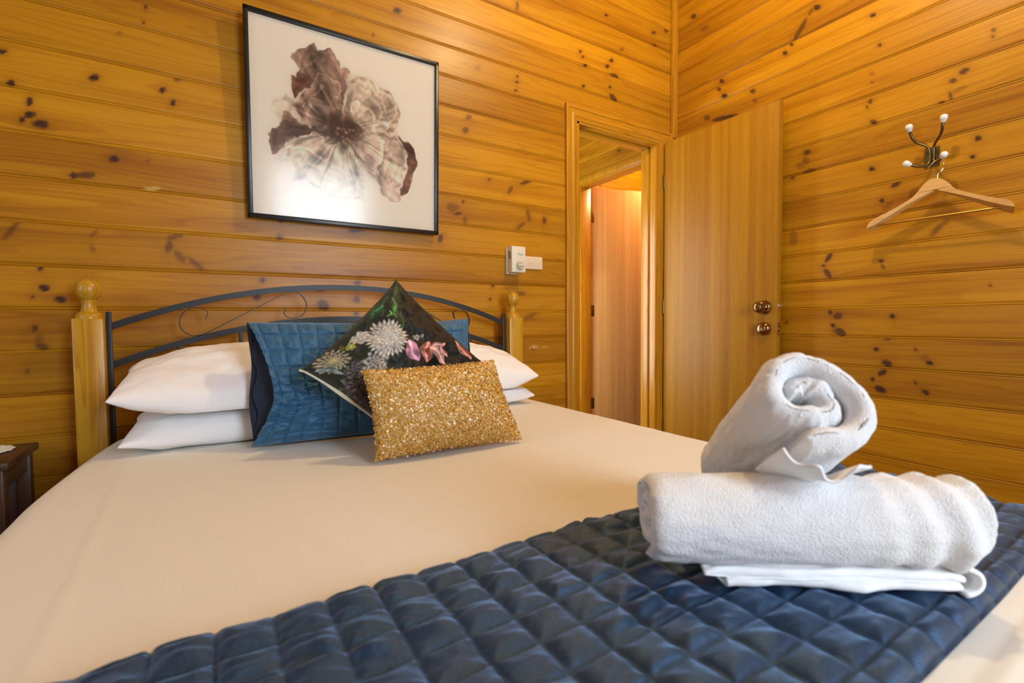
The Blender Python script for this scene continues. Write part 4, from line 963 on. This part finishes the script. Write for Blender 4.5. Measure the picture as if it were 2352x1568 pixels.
s, t, prof, out = cushion('cushion', [Bf, Rf, Tf, Lf], NN, .02, .045, None, n2, .088, .45, seed=9, wrk=.004, pe=.55, fpost=shift(O3 + NN / np.linalg.norm(NN) * .0), front=False)
bk = npmesh('back_panel', out[0][0], gridf(n2, n2)[:, ::-1], M['ecru'], fc); tag(bk, 'plain ecru back of the cushion')
# piped edge: cream on the outside of the seam
e = np.linspace(-1, 1, 40); loop = []
def edgept(s, t):
    pn = .092; s2 = s * (1 - pn * max(0, 1 - t * t) ** .55); t2 = t * (1 - pn * max(0, 1 - s * s) ** .55); a, b = (s2 + 1) / 2, (t2 + 1) / 2
    return Bf * (1 - a) * (1 - b) + Rf * a * (1 - b) + Tf * a * b + Lf * (1 - a) * b
for q in e: loop.append(edgept(-1, -q))
nh = NN / np.linalg.norm(NN); outw = (Lf - Tf) / np.linalg.norm(Lf - Tf)
MB().tube([tuple(p - nh * .003 + outw * (.0015 + .0035 * math.sin(PI * k / 39) ** .5) - O3) for k, p in enumerate(loop)], [.0028 + .0028 * math.exp(-((k - 14) / 5) ** 2) for k in range(40)], 8).build('seam_edge', M['ecru'], fc)

# ------------------------------------------------------------------ gold sequin cushion
gc = empty('cushion', (.52, 1.12, BED)); tag(gc, 'small oblong gold sequin cushion at the front of the cushion pile', 'cushion')
O4 = np.array(gc.location)
G4 = [np.array(p) for p in ((.316, 1.126, ZB + .006), (.724, 1.110, ZB + .006), (.676, 1.188, .869), (.305, 1.188, .862))]
NG = np.cross(G4[1] - G4[0], G4[3] - G4[0]); NG = NG if NG[1] < 0 else -NG; NG /= np.linalg.norm(NG)
def lift(Q, s, t, side):
    Q = Q - O4; Q[..., 2] = np.maximum(Q[..., 2], ZB + .002 - O4[2]); return Q
n = 90
s, t, prof, out = cushion('cushion', G4, NG, .048, .040, None, n, .055, .48, seed=14, wrk=.003, fpost=lift)
seq_m = NT('gold_sequins'); rc = seq_m.attr('print').outputs['Color']
seq_m.bsdf(rc, .38, None, Metallic=.10, **{'Coat Weight': .22, 'Coat Roughness': .08})
gold_base = plain('gold_net', (.62, .36, .08), .6, .2, 200)
base = merge_two('cover', out, n, gold_base, gc)
Q = out[0][0]; q1 = np.linspace(0, n - 1, 1)
r3 = np.random.default_rng(3)
SV_, SF_, SC_ = [], [], []
Ug = np.linspace(0, n - 1.001, 98); Vg = np.linspace(0, n - 1.001, 62)
# even spacing in parameter space along the true s,t grid
sg = np.linspace(-1, 1, 4001); prm = np.interp
qv = np.sin(np.linspace(-1, 1, n) * PI / 2) * .55 + np.linspace(-1, 1, n) * .45
def sample(G, si, ti):
    i = np.clip(np.interp(si, qv, np.arange(n)), 0, n - 1.001); j = np.clip(np.interp(ti, qv, np.arange(n)), 0, n - 1.001)
    i0, j0 = int(i), int(j); fi, fj = i - i0, j - j0
    p = G[i0, j0] * (1 - fi) * (1 - fj) + G[i0 + 1, j0] * fi * (1 - fj) + G[i0, j0 + 1] * (1 - fi) * fj + G[i0 + 1, j0 + 1] * fi * fj
    du = G[i0 + 1, j0] - G[i0, j0]; dv = G[i0, j0 + 1] - G[i0, j0]
    nn = np.cross(du, dv); l_ = np.linalg.norm(nn)
    return p, (nn / l_ if l_ > 1e-12 else NG)
cols = np.array([(.68, .37, .058), (.74, .43, .10), (.64, .33, .04), (.76, .50, .18), (.70, .41, .14), (.80, .57, .26), (.62, .31, .038)])
vi = 0
for side, G, NUx, NVx in ((1, out[0][0], 112, 72), (-1, out[1][0], 60, 40)):
    for i in range(NUx):
        for j in range(NVx):
            si = np.clip(-1 + 2 * (i + .5 + r3.uniform(-.45, .45)) / NUx, -1, 1); tj = np.clip(-1 + 2 * (j + .5 + r3.uniform(-.45, .45)) / NVx, -1, 1)
            if side < 0 and abs(si) < .78 and abs(tj) < .66: continue      # hidden back stays plain
            p, nn = sample(G, si, tj)
            if nn @ (NG * side) < 0: nn = -nn
            ed = max(abs(si), abs(tj)); jit = .22 if ed < .96 else .8
            d = nn + r3.normal(0, jit, 3) * np.array((1, 1, 1)); d /= np.linalg.norm(d)
            a_ = np.cross(d, (0.3, .2, 1)); a_ /= np.linalg.norm(a_); b_ = np.cross(d, a_)
            rad_ = r3.uniform(.0024, .0034); c_ = p + nn * r3.uniform(.0008, .0038)
            if c_[2] < ZB + .003 - O4[2]: c_[2] = ZB + .003 - O4[2]
            for k in range(6):
                th_ = k * PI / 3; SV_.append(c_ + (a_ * math.cos(th_) + b_ * math.sin(th_)) * rad_)
            SF_.append((vi, vi + 1, vi + 2, vi + 3)); SF_.append((vi, vi + 3, vi + 4, vi + 5)); vi += 6
            col = cols[r3.integers(len(cols))] * r3.uniform(.72, 1.02)
            if r3.random() < .012: col = np.array((.88, .84, .74))  # the odd sequin coloured near white as a painted glint
            SC_ += [col] * 6
sq = npmesh('sequins', SV_, np.array(SF_), seq_m.m, gc, smooth=False)
attr(sq, 'print', np.array(SC_)); sq['kind'] = 'stuff'

# ------------------------------------------------------------------ navy quilted runner across the foot of the bed
QY0, QY1 = .166, .588
nsq, nyq = 640, 150
S = np.linspace(-(half + .24), half + .24, nsq); Y = np.linspace(QY0, QY1, nyq)
SS, YY = np.meshgrid(S, Y, indexing='ij')
ywav = YY + .004 * fbm(SS * 3, YY * 0, 7, 2)
X, Z, NX, NZ = bedsurf(SS, YY)
ef = np.clip(np.minimum(YY - QY0, QY1 - YY) / .020, 0, 1); es = np.clip((half + .24 - np.abs(SS)) / .02, 0, 1)
edge = np.sqrt(1 - (1 - np.minimum(ef, es)) ** 2)
wob = .0035 * fbm(SS * 6, YY * 6, 31, 2)
qs = (SS + wob + .012 * fbm(SS * 2, YY * 2, 3, 2)) / .0555; qy = (YY - QY0 + wob) / .0470 + .42
puff = (np.minimum(np.abs(np.sin(PI * qs)), np.abs(np.sin(PI * qy)))) ** .5
lineq = np.minimum(np.abs((qs % 1) - .5), 9)
# gathers pulled across the cells near the head-side hem
gat = fbm(SS * 7 + YY * 4, YY * 62 + 4 * fbm(SS * 5, YY * 5, 2, 2), 17, 2)
gw = np.exp(-(QY1 - YY) / .10)
hgt = .012 + .0100 * puff + .0095 * gat * (.42 + gw) * (puff + .2) + .0030 * fbm(SS * 30, YY * 30, 5, 3) + .0042 * puff * (.5 - 2 * np.abs(fbm(SS * 13 + YY * 9, YY * 26 - SS * 5, 91, 2)))
lump = .006 * fbm(SS * 4, YY * 5, 8, 2)
off_ = .0015 + edge * (hgt + np.clip(lump, -.004, .01))
top = np.stack([X + NX * off_, ywav, Z + NZ * off_], -1)
bot = np.stack([X + NX * .0012, ywav, Z + NZ * .0012], -1)
V = np.concatenate([top.reshape(-1, 3), bot.reshape(-1, 3)])
F1 = gridf(nsq, nyq); N0 = nsq * nyq
F = [F1, F1[:, ::-1] + N0]
i = np.arange(nyq - 1); F.append(np.stack([i + 1, i, i + N0, i + 1 + N0], -1)); k = (nsq - 1) * nyq; F.append(np.stack([k + i, k + i + 1, k + i + 1 + N0, k + i + N0], -1))
i = np.arange(nsq - 1) * nyq; F.append(np.stack([i, i + nyq, i + nyq + N0, i + N0], -1)); i = i + nyq - 1; F.append(np.stack([i + nyq, i, i + N0, i + nyq + N0], -1))
rn = npmesh('bed_runner', V, np.concatenate(F), M['quilt'])
tag(rn, 'navy satin quilted runner laid across the foot of the bed under the towels', 'bed runner')

# ------------------------------------------------------------------ rolled towels
def spiral_roll(c0, ax, Lr, R, t, pitch, turns, th0, dirn, tele0=0, tele1=0, upv=(0, 0, 1), seed=0, peel=0.0, wob=.05, squash=1.0, na=56, ntheta=200, ridges=0):
    """a sheet rolled about an axis. c0: end nearest the viewer, ax: unit axis. Returns vertices and faces"""
    ax = np.array(ax, float); ax /= np.linalg.norm(ax); up = np.array(upv, float); up -= ax * (up @ ax); up /= np.linalg.norm(up); sd = np.cross(ax, up)
    th = np.linspace(0, turns * 2 * PI, ntheta)
    rc = R - t / 2 - pitch * th / (2 * PI)
    rc = np.maximum(rc, t * .42)
    rc = rc + peel * np.exp(-th / .35)
    rc = rc * (1 + wob * .6 * np.sin(2 * th + seed) * .5 + wob * .5 * np.sin(3 * th + 2 * seed) * .5)
    a = th0 + dirn * th
    e = t * .85
    half_n = na
    ua = np.linspace(0, 1, half_n); ua = .5 - .5 * np.cos(PI * ua) * (.35 + .65 * np.abs(np.cos(PI * ua)) ** .3)
    frac = th / th[-1]
    z0 = -tele0 * frac + .007 * fbm(a * 1.3, a * 0, seed + 9, 2); z1 = Lr + tele1 * frac ** 1.0
    prof = []
    for side in (1, -1):
        A = ua if side > 0 else ua[::-1]
        for f in A: prof.append((f, side))
    prof = np.array(prof); K = len(prof)
    AX = z0[:, None] + prof[None, :, 0] * (z1 - z0)[:, None]
    d0 = np.minimum(AX - z0[:, None], z1[:, None] - AX)
    hh = (t / 2) * np.sqrt(np.clip(1 - (1 - np.clip(d0 / e, 0, 1)) ** 2, .0, 1))
    nzv = .0045 * fbm(AX * 16 + seed, a[:, None] * 2.6 + 0 * AX, seed, 3) + .002 * fbm(AX * 60, a[:, None] * 9 + 0 * AX, seed + 4, 2)
    tip = np.clip(th / .12, .12, 1) * np.clip((th[-1] - th) / .5, .25, 1)
    rr = rc[:, None] + prof[None, :, 1] * hh * tip[:, None] + nzv * (prof[None, :, 1] > 0) * 1.0
    if ridges: rr = rr + ridges * np.sin((AX - Lr) * 150 + 1.5 * np.sin(a[:, None])) * np.clip((AX - Lr * .62) / (Lr * .3), 0, 1) * (prof[None, :, 1] > 0)
    P = np.array(c0)[None, None] + AX[..., None] * ax + (rr * np.cos(a)[:, None])[..., None] * sd + (rr * np.sin(a)[:, None] * squash)[..., None] * up
    F = gridf(ntheta, K, 0, False, True)
    c1 = np.arange(K)
    V = P.reshape(-1, 3)
    return V, F, K
def closed(name, V, F, K, nth, mat, parent=None):
    nV = len(V); c0 = V[:K].mean(0); c1 = V[-K:].mean(0); V = np.concatenate([V, [c0, c1]])
    k = np.arange(K); k2 = (k + 1) % K
    me_f = [tuple(f) for f in F] + [(int(k2[i]), int(i), nV) for i in k] + [(int((nth - 1) * K + i), int((nth - 1) * K + k2[i]), nV + 1) for i in k]
    me = bpy.data.meshes.new(name); me.from_pydata([tuple(v) for v in V], [], me_f); me.update()
    o = link(name, me, mat, parent)
    bm = bmesh.new(); bm.from_mesh(me); bmesh.ops.recalc_face_normals(bm, faces=bm.faces[:]); bm.to_mesh(me); bm.free()
    return o
QT = BED + .027
ax1 = np.array((.818, -.575, 0)); ax1 /= np.linalg.norm(ax1)
c1 = np.array((.4506, .4048, QT + .020 + .055)) - ax1 * .006
R1 = .0575
tw = empty('towel', (*(c1 + ax1 * .2)[:2], QT)); tag(tw, 'white terry towel rolled lengthwise, lying flat on the navy runner', 'towel')
O5 = np.array(tw.location)
nt = 190
V, F, K = spiral_roll(c1, ax1, .372, R1, .022, .0195, 2.5, math.radians(-70), 1, 0.0, .034, (0, 0, 1), 2, 0, .03, .98, 80, nt, .0042)
# upper towel geometry (used for the dent as well)
ax2 = np.array((.4737, .6542, -.5947)); ax2 /= np.linalg.norm(ax2)
c2 = np.array((.6060, .2920, .8960)); R2 = .0790
w = V - c2; al = w @ ax2; rad = w - al[:, None] * ax2; rl = np.linalg.norm(rad, axis=1)
hit = (rl < R2 + .003) & (al > -.004) & (al < .33)
V[hit] = V[hit] + np.array((0, 0, -1.0)) * ((R2 + .003 - rl[hit]) * 1.08)[:, None]
V[:, 2] = np.maximum(V[:, 2], QT + .004)
closed('roll', V - O5, F, K, nt, M['terry'], tw)
# the flat hem folded under the roll
side = np.cross(ax1, (0, 0, 1)); side = side if side[1] < 0 else -side
def hem(name, a0, a1, parent, O_):
    """three soft layers of folded hem with rounded noses, one under another"""
    pts = [(-.055, .0006), (.020, .0006)]
    for (w_, z_, r_) in ((.030, .0068, .0062), (.025, .0175, .0052), (.019, .0270, .0046)):
        for k in range(9):
            a = -PI / 2 + PI * k / 8; pts.append((w_ + r_ * math.cos(a), z_ + r_ * math.sin(a)))
        pts.append((w_ - .004, z_ + r_ - .0004))
    pts.append((-.055, .031))
    pts = np.array(pts); n1, n2 = 90, len(pts)
    A, K_ = np.meshgrid(np.linspace(0, 1, n1), np.arange(n2), indexing='ij')
    z_ = pts[K_, 1] * (.82 + .18 * np.clip(np.minimum(A, 1 - A) / .05, 0, 1))
    sh_ = .010 * fbm(A * 3.5, np.floor(z_ / .0115) * 3.1, 12, 2) + .0025 * fbm(A * 14, z_ * 90, 14, 2)
    w_ = pts[K_, 0] + np.where(pts[K_, 0] > 0, sh_, 0)
    al_ = a0 + (a1 - a0) * A + np.where(A < .5, -1, 1) * np.abs(A - .5) * .05 * (z_ > .013) * np.where(A < .5, 1, .1)
    P = c1 + al_[..., None] * ax1 + w_[..., None] * side
    P[..., 2] = QT + np.maximum(z_ + .0012 * fbm(A * 9, z_ * 120, 5, 2), .0004)
    V = P.reshape(-1, 3) - O_
    F = [tuple(f) for f in gridf(n1, n2, 0, False, True)] + [tuple(range(n2))[::-1], tuple(range((n1 - 1) * n2, n1 * n2))]
    me = bpy.data.meshes.new(name); me.from_pydata([tuple(v) for v in V], [], F); me.update()
    o = link(name, me, M['hem'], parent)
    bm = bmesh.new(); bm.from_mesh(me); bmesh.ops.recalc_face_normals(bm, faces=bm.faces[:]); bm.to_mesh(me); bm.free()
    return o
hem('hem_fold', .088, .352, tw, O5)
# looped selvedge at the right end of the hem
lp = []
for k in range(13):
    a = -PI / 2 + PI * k / 12
    lp.append((math.cos(a) * .016, math.sin(a) * .0125))
nl_ = 14; Vl = []
for q in np.linspace(-.010, .037, nl_):
    for (dx, dz) in lp: Vl.append(c1 + ax1 * (.352 + dx) + side * q + np.array((0, 0, QT + .014 - c1[2] + dz)) - O5)
ol = npmesh('selvedge_loop', Vl, gridf(nl_, 13), M['hem'], tw); md = ol.modifiers.new('thick', 'SOLIDIFY'); md.thickness = .005; md.offset = -1

tu = empty('towel', (*(c2 + ax2 * .2)[:2], QT)); tag(tu, 'white terry towel roll propped upright against the lower towel, coiled end showing', 'towel')
O6 = np.array(tu.location)
nt = 230
V, F, K = spiral_roll(c2, ax2, .300, R2, .0330, .0300, 1.80, math.radians(-112), 1, -.010, 0, (0, 0, 1), 5, .010, .26, 1.0, 60, nt)
V[:, 2] = np.maximum(V[:, 2], QT + .002)
closed('roll', V - O6, F, K, nt, M['terry'], tu)
# loose corner of its outer end, draped over the lower roll
nc, nd = 40, 26
s, t = np.meshgrid(np.linspace(0, 1, nc), np.linspace(0, 1, nd), indexing='ij')
upn = np.array((0, 0, 1.0)); upn -= ax2 * (upn @ ax2); upn /= np.linalg.norm(upn); sdn = np.cross(ax2, upn)
if False: pass
th_ = math.radians(-128) + t * math.radians(56)
al = -.006 + .085 * (1 - s) - .018 * np.exp(-((t - .35) / .10) ** 2) * s - .014 * np.exp(-((t - .80) / .09) ** 2) * s
rr = R2 + .0105 + .008 * s * np.clip(t, 0, 1) + .003 * np.sin(t * 13) * s
P = c2 + al[..., None] * ax2 + (rr * np.cos(th_))[..., None] * sdn + (rr * np.sin(th_))[..., None] * upn
P[..., 2] -= .020 * s ** 2 * np.exp(-((t - .45) / .4) ** 2)
P = P - O6
od = npmesh('loose_corner', P, gridf(nc, nd), M['hem'], tu); md = od.modifiers.new('thick', 'SOLIDIFY'); md.thickness = .003; md.offset = 0

# ------------------------------------------------------------------ bedside table
TX1, TX0, TY0, TY1, TZ = -.462, -.86, 1.715, 1.975, .627
nsd = empty('bedside_table', ((TX0 + TX1) / 2, (TY0 + TY1) / 2, 0)); tag(nsd, 'small dark walnut bedside table left of the bed', 'bedside table')
O7 = Vector(nsd.location)
def N7(a, b): return tuple(Vector(a) - O7), tuple(Vector(b) - O7)
MB().b2(*N7((TX0, TY0, TZ - .020), (TX1, TY1, TZ)), .003).build('table_top', M['walnut'], nsd)
for x in (TX0 + .012, TX1 - .042):
    for y in (TY0 + .010, TY1 - .040):
        MB().b2(*N7((x, y, 0), (x + .030, y + .030, TZ - .020)), .002).build('leg', M['walnut_v'], nsd)
for x in (TX0 + .018, TX1 - .034):
    MB().b2(*N7((x, TY0 + .04, TZ - .075), (x + .016, TY1 - .04, TZ - .0205)), .001).build('side_apron', M['walnut'], nsd)
MB().b2(*N7((TX0 + .042, TY1 - .032, .20), (TX1 - .042, TY1 - .020, TZ - .021)), .001).build('back_panel', M['walnut_v'], nsd)
MB().b2(*N7((TX0 + .014, TY0 + .012, .20), (TX1 - .014, TY1 - .012, .216)), .001).build('shelf', M['walnut'], nsd)
dr = MB().b2(*N7((TX0 + .043, TY0 + .008, TZ - .145), (TX1 - .043, TY0 + .024, TZ - .022)), .002).build('drawer_front', M['walnut_v'], nsd)
MB().lathe([(0, 0), (.006, 0), (.005, .008), (.011, .014), (.010, .020), (0, .022)], 20, Matrix.Translation(Vector(((TX0 + TX1) / 2, TY0 + .009, TZ - .083)) - O7) @ RX).build('drawer_knob', M['bronze'], dr)
# doily
nr, na_ = 16, 96
Vd = []
dc = Vector((-.596, 1.883, TZ))
for i in range(nr):
    for k in range(na_):
        a = 2 * PI * k / na_; r = .0 + (i / (nr - 1)) * .100 * (1 + .05 * abs(math.sin(a * 8)) * (i / (nr - 1)) ** 3)
        Vd.append((r * math.cos(a), r * .85 * math.sin(a), .0018 + .0022 * abs(math.sin(a * 16)) * (i / (nr - 1)) + .0008 * math.sin(i * 2.2)))
Fd = gridf(nr, na_, 0, False, True)
do = npmesh('doily', Vd, Fd, M['lace']); do.location = dc; md = do.modifiers.new('thick', 'SOLIDIFY'); md.thickness = .0015; md.offset = 1
tag(do, 'white lace doily lying on the dark bedside table', 'doily')

# ------------------------------------------------------------------ camera, light, world
cam = bpy.data.cameras.new('camera'); co = bpy.data.objects.new('camera', cam); COL.objects.link(co)
fw = Vector((0.52880, 0.84770, -0.04190)); rt = Vector((0.8483, -0.5295, -0.0077)); fw.normalize(); rt = (rt - fw * rt.dot(fw)).normalized(); up = rt.cross(fw)
co.matrix_world = Matrix(((rt.x, up.x, -fw.x, 0), (rt.y, up.y, -fw.y, 0), (rt.z, up.z, -fw.z, CZ), (0, 0, 0, 1)))
cam.sensor_width = 36; cam.lens = 1094.1 / 2352 * 36; cam.clip_start = .02
cam.dof.use_dof = True; cam.dof.focus_distance = 1.75; cam.dof.aperture_fstop = 4.0
sc.camera = co

def lamp(name, ty, loc, energy, color, **kw):
    l = bpy.data.lights.new(name, ty); l.energy = energy; l.color = color
    for k, v in kw.items(): setattr(l, k, v)
    o = bpy.data.objects.new(name, l); o.location = loc; COL.objects.link(o); return o
lamp('ceiling_lamp', 'POINT', (1.45, .80, 2.90), 60, (1.0, .80, .45), shadow_soft_size=.05)
lamp('next_room_lamp', 'POINT', (3.3, 2.55, 2.35), 55, (1.0, .66, .30), shadow_soft_size=.06)
def sun_window(name, loc, rot, sx, sy, energy, color):
    o = lamp(name, 'AREA', loc, energy, color, shape='RECTANGLE', size=sx, size_y=sy); o.rotation_euler = rot; return o
sun_window('daylight_front_window', ((WFX0 + WFX1) / 2, YF - .10, (WFZ0 + WFZ1) / 2), (PI / 2, 0, 0), WFX1 - WFX0, WFZ1 - WFZ0, 72, (.74, .87, 1.0))
sun_window('daylight_side_window', (XL - .10, (WLY0 + WLY1) / 2, (WLZ0 + WLZ1) / 2), (PI / 2, 0, -PI / 2), WLY1 - WLY0, WLZ1 - WLZ0, 12, (.86, .94, 1.0))
sun_window('daylight_hall', (1.30, 2.75, 1.15), (PI / 2, 0, -PI / 2),   .7, 1.6, 34, (.90, .95, 1.0))
w = bpy.data.worlds.new('sky'); sc.world = w; w.use_nodes = True
bg = w.node_tree.nodes['Background']; bg.inputs[0].default_value = (.62, .80, 1.0, 1); bg.inputs[1].default_value = 1.2
sc.view_settings.view_transform = 'Standard'; sc.view_settings.look = 'None'; sc.view_settings.exposure = 0.0; sc.view_settings.gamma = 1.0
sc.view_settings.use_curve_mapping = False
sc.cycles.use_denoising = True
sc.cycles.max_bounces = 7; sc.cycles.diffuse_bounces = 4; sc.cycles.glossy_bounces = 4; sc.cycles.transparent_max_bounces = 8
sc.cycles.sample_clamp_indirect = 6.0
